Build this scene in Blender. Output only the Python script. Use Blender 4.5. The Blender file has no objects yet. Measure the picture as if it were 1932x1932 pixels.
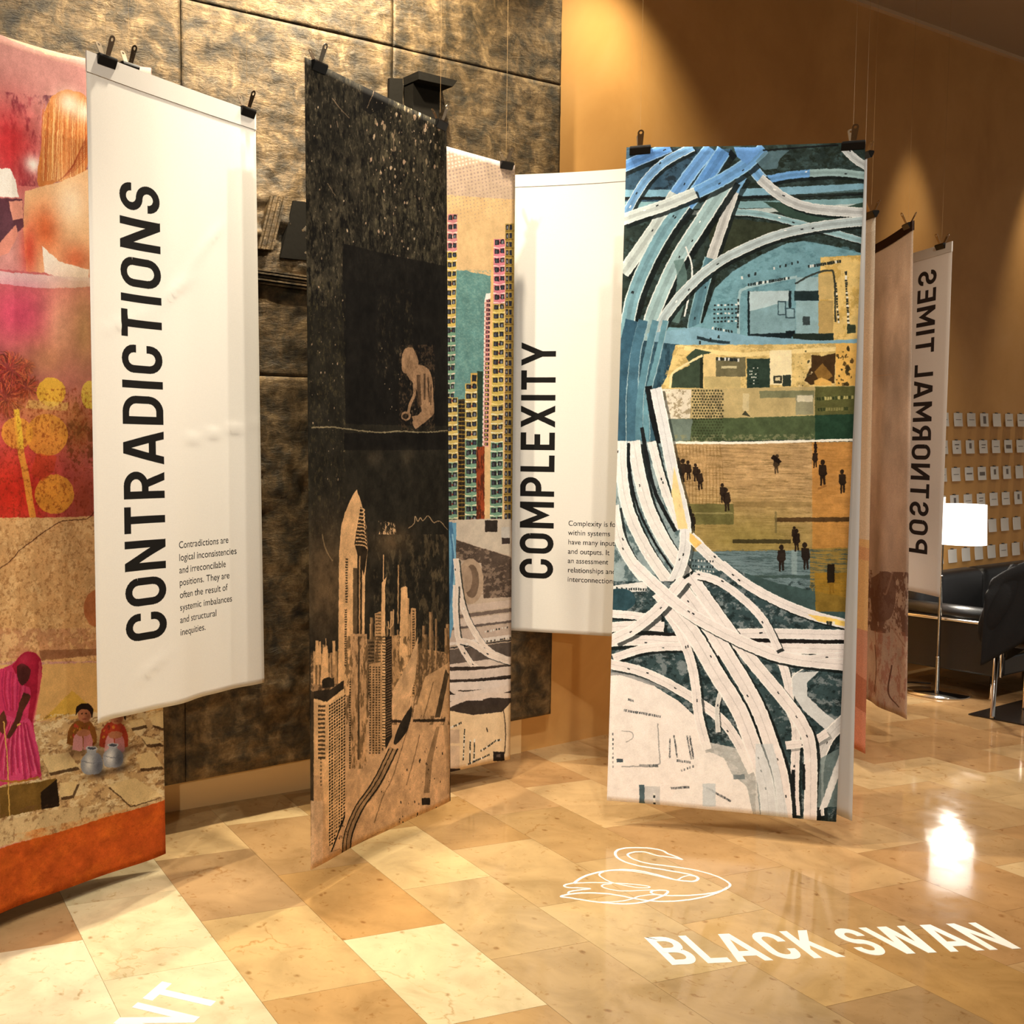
import bpy, bmesh, math, random
import numpy as np
from mathutils import Vector, Matrix

random.seed(7)
rng = np.random.default_rng(7)
scene = bpy.context.scene
col = scene.collection

# ------------------------------------------------------------------ camera
# solved from the floor joints, the lettering on the floor, the wall lines and the hanging banners
FPX, CX, CY, CAMH = 2019.3, 381.9, 966.0, 1.6
_p, _r = math.radians(3.76), math.radians(-0.31)
_cp, _sp, _cr, _sr = math.cos(_p), math.sin(_p), math.cos(_r), math.sin(_r)
RGT = np.array([_cr, _sr * _sp, _sr * _cp])
UPV = np.array([-_sr, _cr * _sp, _cr * _cp])
FWD = np.array([0, _cp, -_sp])
CAM = np.array([0.0, 0.0, CAMH])
cam_data = bpy.data.cameras.new('camera')
cam = bpy.data.objects.new('camera', cam_data)
col.objects.link(cam)
cam_data.sensor_width = 36
cam_data.lens = FPX / 1932 * 36
cam_data.shift_x = (966 - CX) / 1932
cam_data.shift_y = 0
cam_data.clip_start = 0.05
M = Matrix.Identity(4)
for i in range(3):
    M[i][0], M[i][1], M[i][2], M[i][3] = RGT[i], UPV[i], -FWD[i], CAM[i]
cam.matrix_world = M
scene.camera = cam

# ------------------------------------------------------------------ world, lamps of the room and added spots, exposure
world = bpy.data.worlds.new('room_air')
scene.world = world
world.use_nodes = True
bg = world.node_tree.nodes['Background']
bg.inputs[0].default_value = (1.0, 0.93, 0.84, 1)
bg.inputs[1].default_value = 0.25
vs = scene.view_settings
vs.view_transform = 'Standard'
vs.look = 'None'
vs.exposure = 0.0
vs.gamma = 1.0
vs.use_curve_mapping = False
scene.cycles.max_bounces = 6
scene.cycles.diffuse_bounces = 3
scene.cycles.glossy_bounces = 3
scene.cycles.transmission_bounces = 2
scene.cycles.caustics_reflective = False
scene.cycles.caustics_refractive = False

def spot(name, loc, target, power, angle, colr=(1, 0.86, 0.66), blend=0.5, radius=0.04):
    d = bpy.data.lights.new(name, 'SPOT')
    d.energy = power
    d.color = colr
    d.spot_size = math.radians(angle)
    d.spot_blend = blend
    d.shadow_soft_size = radius
    o = bpy.data.objects.new(name, d)
    col.objects.link(o)
    o.location = loc
    o.rotation_euler = (Vector(target) - Vector(loc)).to_track_quat('-Z', 'Y').to_euler()
    return o

# ceiling track spots; some follow the shadows, others are added to light banners and baseboard
spot('ceiling_or_added_spot', (1.46, 2.62, 4.2), (0.0, 3.85, 1.5), 95, 66, (1, .91, .78), .6, .025)
spot('ceiling_or_added_spot', (0.45, 0.40, 4.2), (2.15, 4.3, 1.2), 310, 46, (1, .97, .93), .6)
spot('ceiling_or_added_spot', (1.25, 2.30, 4.2), (1.3, 4.6, 0.6), 150, 84, (1, .91, .77), .6)
spot('ceiling_or_added_spot', (-0.5, 1.1, 4.2), (-0.2, 3.7, 1.5), 170, 60, (1, .91, .77), .6)
spot('ceiling_or_added_spot', (-1.3, 0.9, 4.2), (-0.62, 3.3, 1.3), 260, 36, (1, .91, .77), .6)  # no known lamp here; added to brighten the leftmost banner
spot('hall_spot', (-0.9, -7.6, 4.1), (0.6, 4.6, 0.2), 800, 24, (1, .92, .78), .6, .06)
spot('wall_washer', (0.35, 3.75, 4.26), (0.15, 4.35, 2.8), 440, 115, (1, .88, .68), .8)
spot('wall_washer', (1.10, 4.36, 4.26), (0.98, 4.72, 2.9), 400, 110, (1, .88, .68), .8)
spot('wall_washer', (2.35, 5.15, 4.25), (2.0, 5.6, 2.4), 100, 100, (1, .85, .58), .9)
spot('wall_washer', (4.85, 6.80, 4.25), (4.72, 7.19, 0.9), 100, 42, (1, .85, .62), .9)
spot('wall_washer', (6.35, 7.68, 4.25), (6.22, 8.06, 0.9), 120, 46, (1, .85, .62), .9)
spot('ceiling_or_added_spot', (3.0, 3.4, 4.2), (4.4, 5.6, 0.2), 210, 75, (1, .90, .74), .6)
spot('ceiling_or_added_spot', (5.7, 4.7, 4.2), (3.8, 5.6, 1.4), 420, 60, (1, .93, .82), .7)
spot('ceiling_or_added_spot', (1.0, 0.9, 4.2), (0.9, 2.9, 0.0), 120, 80, (1, .92, .78), .7)

# ------------------------------------------------------------------ pixel geometry (a pixel is a direction; depth comes from what it touches)
def ray(x, y):
    return FWD + RGT * (x - CX) / FPX - UPV * (y - CY) / FPX
def atz(x, y, z=0.0):
    d = ray(x, y)
    return CAM + d * (z - CAMH) / d[2]
def atplane(x, y, p0, n):
    d = ray(x, y)
    return CAM + d * (((np.asarray(p0, float) - CAM) @ n) / (d @ n))
def px(p):
    d = np.asarray(p, float) - CAM
    w = d @ FWD
    return np.array([CX + FPX * (d @ RGT) / w, CY - FPX * (d @ UPV) / w])

# ------------------------------------------------------------------ object helpers
def link(o, parent=None):
    col.objects.link(o)
    if parent is not None:
        o.parent = parent
    return o
def mesh_obj(name, verts, faces, mat, parent=None, smooth=False):
    me = bpy.data.meshes.new(name)
    me.from_pydata([tuple(map(float, v)) for v in verts], [], faces)
    me.update()
    if mat:
        me.materials.append(mat)
    if smooth:
        me.polygons.foreach_set('use_smooth', [True] * len(me.polygons))
    return link(bpy.data.objects.new(name, me), parent)
def bm_obj(name, bm, mat, parent=None, smooth=False):
    me = bpy.data.meshes.new(name)
    bm.normal_update()
    bm.to_mesh(me)
    bm.free()
    if mat:
        me.materials.append(mat)
    if smooth:
        me.polygons.foreach_set('use_smooth', [True] * len(me.polygons))
    return link(bpy.data.objects.new(name, me), parent)
def tag(o, label, cat, group=None):
    o['label'] = label
    o['category'] = cat
    if group:
        o['group'] = group
    return o
def thing(name, loc, label, cat, group=None, rz=0.0):
    o = link(bpy.data.objects.new(name, None))
    o.empty_display_size = .1
    o.location = loc
    o.rotation_euler = (0, 0, rz)
    return tag(o, label, cat, group)
def struct(o):
    o['kind'] = 'structure'
    return o
def box_bm(x0, y0, z0, x1, y1, z1, bev=0.0, seg=2):
    bm = bmesh.new()
    bmesh.ops.create_cube(bm, size=1)
    bmesh.ops.scale(bm, vec=(x1 - x0, y1 - y0, z1 - z0), verts=bm.verts)
    bmesh.ops.translate(bm, vec=((x0 + x1) / 2, (y0 + y1) / 2, (z0 + z1) / 2), verts=bm.verts)
    if bev:
        bmesh.ops.bevel(bm, geom=bm.edges[:], offset=bev, segments=seg, affect='EDGES', profile=.5)
    return bm
def tube_bm(bm, pts, rads, seg=16, cap=True):
    pts = [Vector(p) for p in pts]
    if not hasattr(rads, '__len__'):
        rads = [rads] * len(pts)
    rings = []
    prev = None
    for i, p in enumerate(pts):
        t = (pts[min(i + 1, len(pts) - 1)] - pts[max(i - 1, 0)]).normalized()
        ref = prev if prev is not None else (Vector((0, 0, 1)) if abs(t.z) < .9 else Vector((1, 0, 0)))
        a = t.cross(ref).normalized()
        b = a.cross(t).normalized()
        prev = b
        rings.append([bm.verts.new(p + (a * math.cos(k * 2 * math.pi / seg) + b * math.sin(k * 2 * math.pi / seg)) * rads[i]) for k in range(seg)])
    for r0, r1 in zip(rings, rings[1:]):
        for k in range(seg):
            bm.faces.new((r0[k], r0[(k + 1) % seg], r1[(k + 1) % seg], r1[k]))
    if cap:
        bm.faces.new(rings[0][::-1])
        bm.faces.new(rings[-1])
    return bm
def lathe_bm(profile, seg=40):
    bm = bmesh.new()
    rings = []
    for r, z in profile:
        if r < 1e-6:
            rings.append([bm.verts.new((0, 0, z))])
        else:
            rings.append([bm.verts.new((r * math.cos(2 * math.pi * k / seg), r * math.sin(2 * math.pi * k / seg), z)) for k in range(seg)])
    for a, b in zip(rings, rings[1:]):
        for k in range(seg):
            k2 = (k + 1) % seg
            if len(a) == 1 and len(b) > 1:
                bm.faces.new((a[0], b[k], b[k2]))
            elif len(b) == 1 and len(a) > 1:
                bm.faces.new((a[k], b[0], a[k2]))
            elif len(a) > 1:
                bm.faces.new((a[k], a[k2], b[k2], b[k]))
    bmesh.ops.recalc_face_normals(bm, faces=bm.faces)
    return bm

# ------------------------------------------------------------------ materials
def srgb(r, g, b):
    def c(v):
        v /= 255.0
        return v / 12.92 if v <= .04045 else ((v + .055) / 1.055) ** 2.4
    return (c(r), c(g), c(b), 1.0)
def mat_new(name):
    m = bpy.data.materials.new(name)
    m.use_nodes = True
    nt = m.node_tree
    return m, nt, nt.nodes['Principled BSDF']
def N(nt, typ, **kw):
    n = nt.nodes.new(typ)
    for k, v in kw.items():
        setattr(n, k, v)
    return n
def plain(name, rgb, rough=.5, metal=0.0, spec=.5, bump=0.0, bscale=200):
    m, nt, p = mat_new(name)
    p.inputs['Base Color'].default_value = srgb(*rgb)
    p.inputs['Roughness'].default_value = rough
    p.inputs['Metallic'].default_value = metal
    p.inputs['Specular IOR Level'].default_value = spec
    tc = N(nt, 'ShaderNodeTexCoord')
    nz = N(nt, 'ShaderNodeTexNoise')
    nz.inputs['Scale'].default_value = bscale
    nt.links.new(tc.outputs['Object'], nz.inputs['Vector'])
    if bump:
        b = N(nt, 'ShaderNodeBump')
        b.inputs['Strength'].default_value = bump
        b.inputs['Distance'].default_value = .002
        nt.links.new(nz.outputs['Fac'], b.inputs['Height'])
        nt.links.new(b.outputs['Normal'], p.inputs['Normal'])
    return m
def ramp(nt, src, stops):
    r = N(nt, 'ShaderNodeValToRGB')
    el = r.color_ramp.elements
    while len(el) < len(stops):
        el.new(.5)
    for e, (pos, c) in zip(el, stops):
        e.position = pos
        e.color = c
    nt.links.new(src, r.inputs[0])
    return r
def mixrgb(nt, mode, fac, a, b):
    m = N(nt, 'ShaderNodeMix', data_type='RGBA', blend_type=mode)
    for sock, v in ((m.inputs[0], fac), (m.inputs[6], a), (m.inputs[7], b)):
        if hasattr(v, 'links'):
            nt.links.new(v, sock)
        else:
            sock.default_value = v
    return m.outputs[2]
def noise(nt, vec, scale, detail=4, rough=.55, dist=0.0):
    n = N(nt, 'ShaderNodeTexNoise')
    n.inputs['Scale'].default_value = scale
    n.inputs['Detail'].default_value = detail
    n.inputs['Roughness'].default_value = rough
    n.inputs['Distortion'].default_value = dist
    nt.links.new(vec, n.inputs['Vector'])
    return n.outputs['Fac']

def make_marble(name, per_object=True):
    m, nt, p = mat_new(name)
    tc = N(nt, 'ShaderNodeTexCoord')
    oi = N(nt, 'ShaderNodeObjectInfo')
    off = N(nt, 'ShaderNodeVectorMath', operation='SCALE')
    comb = N(nt, 'ShaderNodeCombineXYZ')
    for k in range(3):
        nt.links.new(oi.outputs['Random'], comb.inputs[k])
    nt.links.new(comb.outputs[0], off.inputs[0])
    off.inputs['Scale'].default_value = 37.0
    add = N(nt, 'ShaderNodeVectorMath', operation='ADD')
    nt.links.new(tc.outputs['Object'], add.inputs[0])
    nt.links.new(off.outputs[0], add.inputs[1])
    v = add.outputs[0]
    cloud = ramp(nt, noise(nt, v, 5, 6, .6, .6), [(.3, (.74, .72, .68, 1)), (.5, (.95, .94, .92, 1)), (.72, (1.1, 1.1, 1.08, 1))])
    base = mixrgb(nt, 'MULTIPLY', 1.0, oi.outputs['Color'] if per_object else srgb(214, 172, 112), cloud.outputs[0])
    spots = ramp(nt, noise(nt, v, 26, 5, .62, 1.2), [(.60, (1, 1, 1, 1)), (.69, (.80, .70, .58, 1)), (.76, (.55, .45, .36, 1))])
    base = mixrgb(nt, 'MULTIPLY', .9, base, spots.outputs[0])
    vd = N(nt, 'ShaderNodeVectorMath', operation='MULTIPLY_ADD')
    nv = N(nt, 'ShaderNodeTexNoise')
    nv.inputs['Scale'].default_value = 3.0
    nv.inputs['Detail'].default_value = 6
    nt.links.new(v, nv.inputs['Vector'])
    nt.links.new(nv.outputs['Color'], vd.inputs[0])
    vd.inputs[1].default_value = (.55, .55, .55)
    nt.links.new(v, vd.inputs[2])
    vor = N(nt, 'ShaderNodeTexVoronoi', feature='DISTANCE_TO_EDGE')
    vor.inputs['Scale'].default_value = 1.7
    nt.links.new(vd.outputs[0], vor.inputs['Vector'])
    vein = ramp(nt, vor.outputs['Distance'], [(0.0, (.74, .62, .50, 1)), (.005, (.92, .86, .79, 1)), (.011, (1, 1, 1, 1))])
    gate = ramp(nt, noise(nt, v, 2.3, 2), [(.56, (0, 0, 0, 1)), (.66, (1, 1, 1, 1))])
    base = mixrgb(nt, 'MULTIPLY', gate.outputs[0], base, vein.outputs[0])
    vs_ = N(nt, 'ShaderNodeTexVoronoi')
    vs_.inputs['Scale'].default_value = 15
    vs_.inputs['Randomness'].default_value = 1.0
    vm = N(nt, 'ShaderNodeVectorMath', operation='MULTIPLY_ADD')
    nt.links.new(nv.outputs['Color'], vm.inputs[0])
    vm.inputs[1].default_value = (.12, .12, .12)
    nt.links.new(v, vm.inputs[2])
    nt.links.new(vm.outputs[0], vs_.inputs['Vector'])
    speck = ramp(nt, vs_.outputs['Distance'], [(.0, (.50, .42, .36, 1)), (.12, (.72, .62, .52, 1)), (.20, (1, 1, 1, 1))])
    sgate = ramp(nt, noise(nt, v, 14, 3, .6), [(.50, (0, 0, 0, 1)), (.60, (1, 1, 1, 1))])
    base = mixrgb(nt, 'MULTIPLY', sgate.outputs[0], base, speck.outputs[0])
    nt.links.new(base, p.inputs['Base Color'])
    rr = ramp(nt, noise(nt, v, 9, 4), [(.3, (.05, .05, .05, 1)), (.8, (.13, .13, .13, 1))])
    nt.links.new(rr.outputs[0], p.inputs['Roughness'])
    p.inputs['Specular IOR Level'].default_value = .5
    return m
MARBLE = make_marble('polished_beige_marble')
MARBLE_BASE = make_marble('beige_marble_slab', False)
SKIRT = plain('pale_stone_skirting', (240, 200, 140), .3, 0, .4, .05, 30)

def make_plaster():
    m, nt, p = mat_new('ochre_plaster')
    tc = N(nt, 'ShaderNodeTexCoord')
    v = tc.outputs['Object']
    c = ramp(nt, noise(nt, v, 1.6, 5, .6, .4), [(.3, srgb(203, 151, 85)), (.55, srgb(216, 164, 96)), (.75, srgb(222, 172, 108))])
    nt.links.new(c.outputs[0], p.inputs['Base Color'])
    p.inputs['Roughness'].default_value = .62
    p.inputs['Specular IOR Level'].default_value = .3
    b = N(nt, 'ShaderNodeBump')
    b.inputs['Strength'].default_value = .12
    b.inputs['Distance'].default_value = .004
    nt.links.new(noise(nt, v, 28, 6, .6), b.inputs['Height'])
    nt.links.new(b.outputs['Normal'], p.inputs['Normal'])
    return m
PLASTER = make_plaster()

def make_bronze():
    m, nt, p = mat_new('patinated_bronze')
    tc = N(nt, 'ShaderNodeTexCoord')
    oi = N(nt, 'ShaderNodeObjectInfo')
    v = tc.outputs['Object']
    c = ramp(nt, noise(nt, v, 9, 10, .70, .4), [(.32, srgb(33, 30, 22)), (.45, srgb(70, 58, 38)), (.55, srgb(104, 84, 55)), (.68, srgb(146, 121, 83))])
    d = ramp(nt, noise(nt, v, 21, 8, .72, .4), [(.34, (.42, .40, .36, 1)), (.50, (1, 1, 1, 1))])
    base = mixrgb(nt, 'MULTIPLY', .8, c.outputs[0], d.outputs[0])
    nt.links.new(base, p.inputs['Base Color'])
    p.inputs['Metallic'].default_value = .45
    r = ramp(nt, noise(nt, v, 7, 5, .6), [(.3, (.38, .38, .38, 1)), (.7, (.58, .58, .58, 1))])
    nt.links.new(r.outputs[0], p.inputs['Roughness'])
    mp = N(nt, 'ShaderNodeMapping')
    mp.inputs['Scale'].default_value = (3, 3, 9)
    nt.links.new(v, mp.inputs['Vector'])
    b = N(nt, 'ShaderNodeBump')
    b.inputs['Strength'].default_value = .55
    b.inputs['Distance'].default_value = .012
    nt.links.new(noise(nt, mp.outputs[0], 6, 10, .72, .8), b.inputs['Height'])
    nt.links.new(b.outputs['Normal'], p.inputs['Normal'])
    return m
BRONZE = make_bronze()
DARKBRONZE = plain('shade_dark_bronze', (24, 21, 15), .85, .0, .1, .5, 40)  # near-black colour carries the shade under the bracket top
CEIL = plain('ceiling_paint', (178, 158, 134), .9, 0, .1, .1, 60)
CHROME = plain('chrome', (214, 210, 204), .12, 1.0)
BLACK_METAL = plain('black_clip_steel', (22, 21, 20), .32, .3, .5)
STEEL = plain('clip_lever_steel', (176, 160, 138), .25, 1.0)
WIRE = plain('nylon_wire', (176, 140, 90), .4, 0, .5)
LEATHER = plain('black_leather', (15, 15, 16), .38, 0, .5, .35, 260)
WOOL = plain('black_wool', (38, 38, 39), .95, 0, .1, .9, 180)
SHEET_DARK = plain('dark_glossy_sheet', (34, 27, 22), .22, 0, .5, .1, 90)
PAPER = plain('white_card', (226, 222, 216), .85, 0, .2, .05, 120)
INK = plain('grey_ink', (120, 112, 108), .9, 0, .1)
VINYL = plain('white_floor_vinyl', (250, 244, 234), .35, 0, .4, .02, 80)
HEM_CLOTH = plain('white_cotton_hem', (206, 200, 192), .95, 0, .1, .2, 500)
def make_shade():
    m, nt, p = mat_new('lit_lamp_shade')
    p.inputs['Base Color'].default_value = srgb(255, 252, 246)
    p.inputs['Emission Color'].default_value = (1, .96, .9, 1)
    p.inputs['Emission Strength'].default_value = 3.0
    p.inputs['Roughness'].default_value = .9
    return m
SHADE = make_shade()

# ------------------------------------------------------------------ the room
CEIL_Z = 4.30
# floor: dark bedding slab, then the marble slabs one by one in half bond
TA = math.radians(18.6)
TU = np.array([math.cos(TA), math.sin(TA), 0])
TV = np.array([-math.sin(TA), math.cos(TA), 0])
floor = struct(bm_obj('floor', box_bm(-6, -9, -.06, 12, 11, -.012), MARBLE_BASE))
UE = [.70 - .387 * k for k in range(9, 0, -1)] + [.697, 1.098, 1.485, 1.859, 2.224, 2.59, 2.945] + [2.945 + .366 * k for k in range(1, 16)]
I0 = UE.index(1.098)
TL = .546
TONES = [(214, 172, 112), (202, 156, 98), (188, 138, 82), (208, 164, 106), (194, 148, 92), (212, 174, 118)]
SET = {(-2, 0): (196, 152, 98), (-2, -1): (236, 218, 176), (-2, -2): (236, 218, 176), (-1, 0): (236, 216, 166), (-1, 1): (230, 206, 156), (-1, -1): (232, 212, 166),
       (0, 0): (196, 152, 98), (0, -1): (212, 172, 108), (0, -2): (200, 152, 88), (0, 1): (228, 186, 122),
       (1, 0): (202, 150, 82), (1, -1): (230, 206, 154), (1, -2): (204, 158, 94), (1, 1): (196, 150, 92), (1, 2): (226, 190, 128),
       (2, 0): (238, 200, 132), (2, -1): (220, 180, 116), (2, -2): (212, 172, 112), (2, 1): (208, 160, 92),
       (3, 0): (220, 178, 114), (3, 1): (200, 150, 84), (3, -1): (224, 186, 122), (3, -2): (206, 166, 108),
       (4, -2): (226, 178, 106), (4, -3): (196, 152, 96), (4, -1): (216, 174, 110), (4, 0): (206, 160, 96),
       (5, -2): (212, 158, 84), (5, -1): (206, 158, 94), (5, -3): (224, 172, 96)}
tile_meshes = {}
def tile_mesh(w):
    k = round(w, 3)
    if k not in tile_meshes:
        bm = box_bm(.0006, .0006, -.012, w - .0006, TL - .0006, 0)
        me = bpy.data.meshes.new('floor_tile')
        bm.to_mesh(me)
        bm.free()
        me.materials.append(MARBLE)
        tile_meshes[k] = me
    return tile_meshes[k]
ntile = 0
for i in range(len(UE) - 1):
    ci = i - I0
    ph = 3.302 if ci % 2 == 0 else 3.022
    for j in range(-5, 6):
        v0 = ph + TL * j
        c = TU * (UE[i] + .18) + TV * (v0 + TL / 2)
        if c[1] < .9:
            continue
        q = px([c[0], c[1], 0])
        if not (-350 < q[0] < 2450 and q[1] < 2330):
            continue
        if (c[0] - 1.62) * .5 - (c[1] - 5.40) * .866 < -.45:
            continue
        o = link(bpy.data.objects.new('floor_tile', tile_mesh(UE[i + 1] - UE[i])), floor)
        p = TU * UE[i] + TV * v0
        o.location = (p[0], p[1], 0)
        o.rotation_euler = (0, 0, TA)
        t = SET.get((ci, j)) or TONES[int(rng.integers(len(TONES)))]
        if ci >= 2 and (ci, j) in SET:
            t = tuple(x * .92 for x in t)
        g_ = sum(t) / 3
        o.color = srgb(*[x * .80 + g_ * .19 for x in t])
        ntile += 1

# ochre wall on the right, parallel to the rows of cards
WAZ = math.radians(30)
WW = np.array([math.cos(WAZ), math.sin(WAZ), 0])
WN = np.array([math.sin(WAZ), -math.cos(WAZ), 0])
WP = np.array([1.62, 5.40, 0])
def wall_pt(a, off, z=0.0):
    p = WP + WW * a + WN * off
    return (p[0], p[1], z)
def slab(name, a, b, z0, z1, thick, mat):
    a, b = np.array(a, float), np.array(b, float)
    d = (b - a) / np.linalg.norm(b - a)
    nn = np.array([-d[1], d[0]]) * thick
    vs_ = [(a[0], a[1]), (b[0], b[1]), (b[0] + nn[0], b[1] + nn[1]), (a[0] + nn[0], a[1] + nn[1])]
    v = [(x, y, z0) for x, y in vs_] + [(x, y, z1) for x, y in vs_]
    return mesh_obj(name, v, [(3, 2, 1, 0), (4, 5, 6, 7), (0, 1, 5, 4), (1, 2, 6, 5), (2, 3, 7, 6), (3, 0, 4, 7)], mat)
e = WP + WW * 9
struct(slab('wall_back', WP[:2], e[:2], -.06, CEIL_Z, .2, PLASTER))
LAZ = math.radians(25.6)
LD = np.array([math.cos(LAZ), math.sin(LAZ), 0])
s = WP - LD * 6
wall_left = struct(slab('wall_left', s[:2], WP[:2], -.06, CEIL_Z, .2, PLASTER))
LN = np.array([math.sin(LAZ), -math.cos(LAZ), 0])
a, b = s + LN * .012, WP + LN * .012
struct(slab('baseboard_left', a[:2], b[:2], 0.0, .30, .012, SKIRT))
struct(bm_obj('ceiling', box_bm(-6, -9, CEIL_Z, 12, 11, CEIL_Z + .1), CEIL))

a, b = WP + WN * .03, e + WN * .03
struct(slab('trim_1', a[:2], b[:2], CEIL_Z - .022, CEIL_Z, .03, plain('cornice_paint', (214, 186, 148), .8, 0, .2)))
# bronze mural panels standing off the left wall
BAZ = WAZ
BW = np.array([math.cos(BAZ), math.sin(BAZ), 0])
BN = np.array([math.sin(BAZ), -math.cos(BAZ), 0])
BD = 3.7465
def fbm2(x, y, seed, octv=5, gain=.55):
    r = np.zeros_like(x)
    amp = 1.0
    g = np.random.default_rng(seed)
    for k in range(octv):
        T = g.random((64, 64))
        f = 2 ** k
        xi, yi = x * f, y * f
        x0, y0 = np.floor(xi).astype(int), np.floor(yi).astype(int)
        fx, fy = xi - x0, yi - y0
        fx, fy = fx * fx * (3 - 2 * fx), fy * fy * (3 - 2 * fy)
        v = (T[y0 % 64, x0 % 64] * (1 - fx) + T[y0 % 64, (x0 + 1) % 64] * fx) * (1 - fy) + (T[(y0 + 1) % 64, x0 % 64] * (1 - fx) + T[(y0 + 1) % 64, (x0 + 1) % 64] * fx) * fy
        r += amp * (v - .5)
        amp *= gain
    return r
def relief(a, z):
    d = .010 * fbm2(a * 3 + 9, z * 3 + 5, 3) + .005 * fbm2(a * 3 + 2, z * 22 + 5, 4, 4)
    rid = 1 - np.abs(fbm2(a * 5 + 1, z * 13 + 3, 6, 4)) * 4
    d += .004 * np.clip(rid, 0, 1) ** 3
    for (ca, cz, ra, rz, am) in ((2.5, 2.50, .30, .20, .045), (2.52, 1.45, .30, .13, .03), (2.58, .55, .35, .16, .025), (3.8, .62, .3, .2, .02)):
        g = np.exp(-((a - ca) / ra) ** 2 - ((z - cz) / rz) ** 2)
        d += am * g * (fbm2(a * 9 + 4, z * 11 + 8, 8, 4) + .25)
    return d
AJ = [4.196, 3.139, 2.077, 1.015, -.047, -1.11, -2.17]
ZJ = [.215, 1.872, 3.322, CEIL_Z]
def wall_frame(o):
    o.matrix_world = Matrix.Translation(Vector(-BN * BD)) @ Matrix.Rotation(BAZ, 4, 'Z')
for i in range(len(AJ) - 1):
    for j in range(3):
        a1, a0, z0, z1 = AJ[i] - .0018, AJ[i + 1] + .0018, ZJ[j] + (.0018 if j else 0), ZJ[j + 1] - .0018
        nx, nz = (70, 96 if j < 2 else 64) if i < 4 else (16, 16)
        A, Z = np.meshgrid(np.linspace(a0, a1, nx), np.linspace(z0, z1, nz))
        edge = np.minimum(np.minimum(A - a0, a1 - A), np.minimum(Z - z0, z1 - Z))
        D = relief(A, Z) * np.clip(edge / .012, .3, 1)
        v = [(float(x), float(-y), float(z)) for x, y, z in zip(A.ravel(), D.ravel(), Z.ravel())]
        nb = len(v)
        v += [(a0, .05, z0), (a1, .05, z0), (a1, .05, z1), (a0, .05, z1)]
        f = [(r * nx + c, r * nx + c + 1, (r + 1) * nx + c + 1, (r + 1) * nx + c) for r in range(nz - 1) for c in range(nx - 1)]
        f.append((nb, nb + 3, nb + 2, nb + 1))
        f.append(tuple([nb, nb + 1] + [c for c in range(nx - 1, -1, -1)]))
        f.append(tuple([nb + 2, nb + 3] + [(nz - 1) * nx + c for c in range(nx)]))
        f.append(tuple([nb + 3, nb] + [r * nx for r in range(nz)]))
        f.append(tuple([nb + 1, nb + 2] + [r * nx + nx - 1 for r in range(nz - 1, -1, -1)]))
        o = mesh_obj('wall_panel', v, f, BRONZE, wall_left, False)
        wall_frame(o)
        sm = [True] * ((nz - 1) * (nx - 1)) + [False] * 5
        o.data.polygons.foreach_set('use_smooth', sm)
# cast pieces of the mural and a shadow plate: the shelf-like bracket and the fluted stump between the two banners
def prism(name, pts, y0, y1, mat):
    n = len(pts)
    v = [(x, y0, z) for x, z in pts] + [(x, y1, z) for x, z in pts]
    f = [tuple(range(n)), tuple(range(2 * n - 1, n - 1, -1))] + [(i, i + n, (i + 1) % n + n, (i + 1) % n) for i in range(n)]
    o = mesh_obj(name, v, f, mat, wall_left)
    wall_frame(o)
    return o
prism('mural_bracket_top', [(3.200, 3.165), (3.400, 3.165), (3.425, 3.195), (3.200, 3.20)], -.10, .01, DARKBRONZE)
prism('mural_bracket_body', [(3.205, 2.75), (3.320, 2.75), (3.350, 3.0), (3.360, 3.165), (3.205, 3.165)], -.06, .01, DARKBRONZE)
prism('mural_bracket_shadow', [(3.100, 2.85), (3.185, 2.85), (3.185, 3.19), (3.110, 3.18)], -.015, .01, DARKBRONZE)  # thin dark plate standing for the bracket's cast shadow on the panel
for k in range(6):
    t0 = k / 6
    xl, xr = 2.445 + .012 * k, 2.456 + .012 * k
    prism('mural_flute', [(xl - .03, 2.385), (xr - .03, 2.385), (xr + .035, 2.605), (xl + .035, 2.605)], -.028 - .006 * (k % 2), .01, BRONZE)
prism('mural_block', [(2.535, 2.36), (2.730, 2.36), (2.730, 2.60), (2.600, 2.60)], -.016, .01, DARKBRONZE)
for k in range(5):
    prism('mural_ledge', [(2.400, 2.30 - k * .013), (2.740, 2.285 - k * .013), (2.740, 2.292 - k * .013), (2.400, 2.307 - k * .013)], -.022 - .004 * (k % 2), .01, BRONZE)

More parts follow.
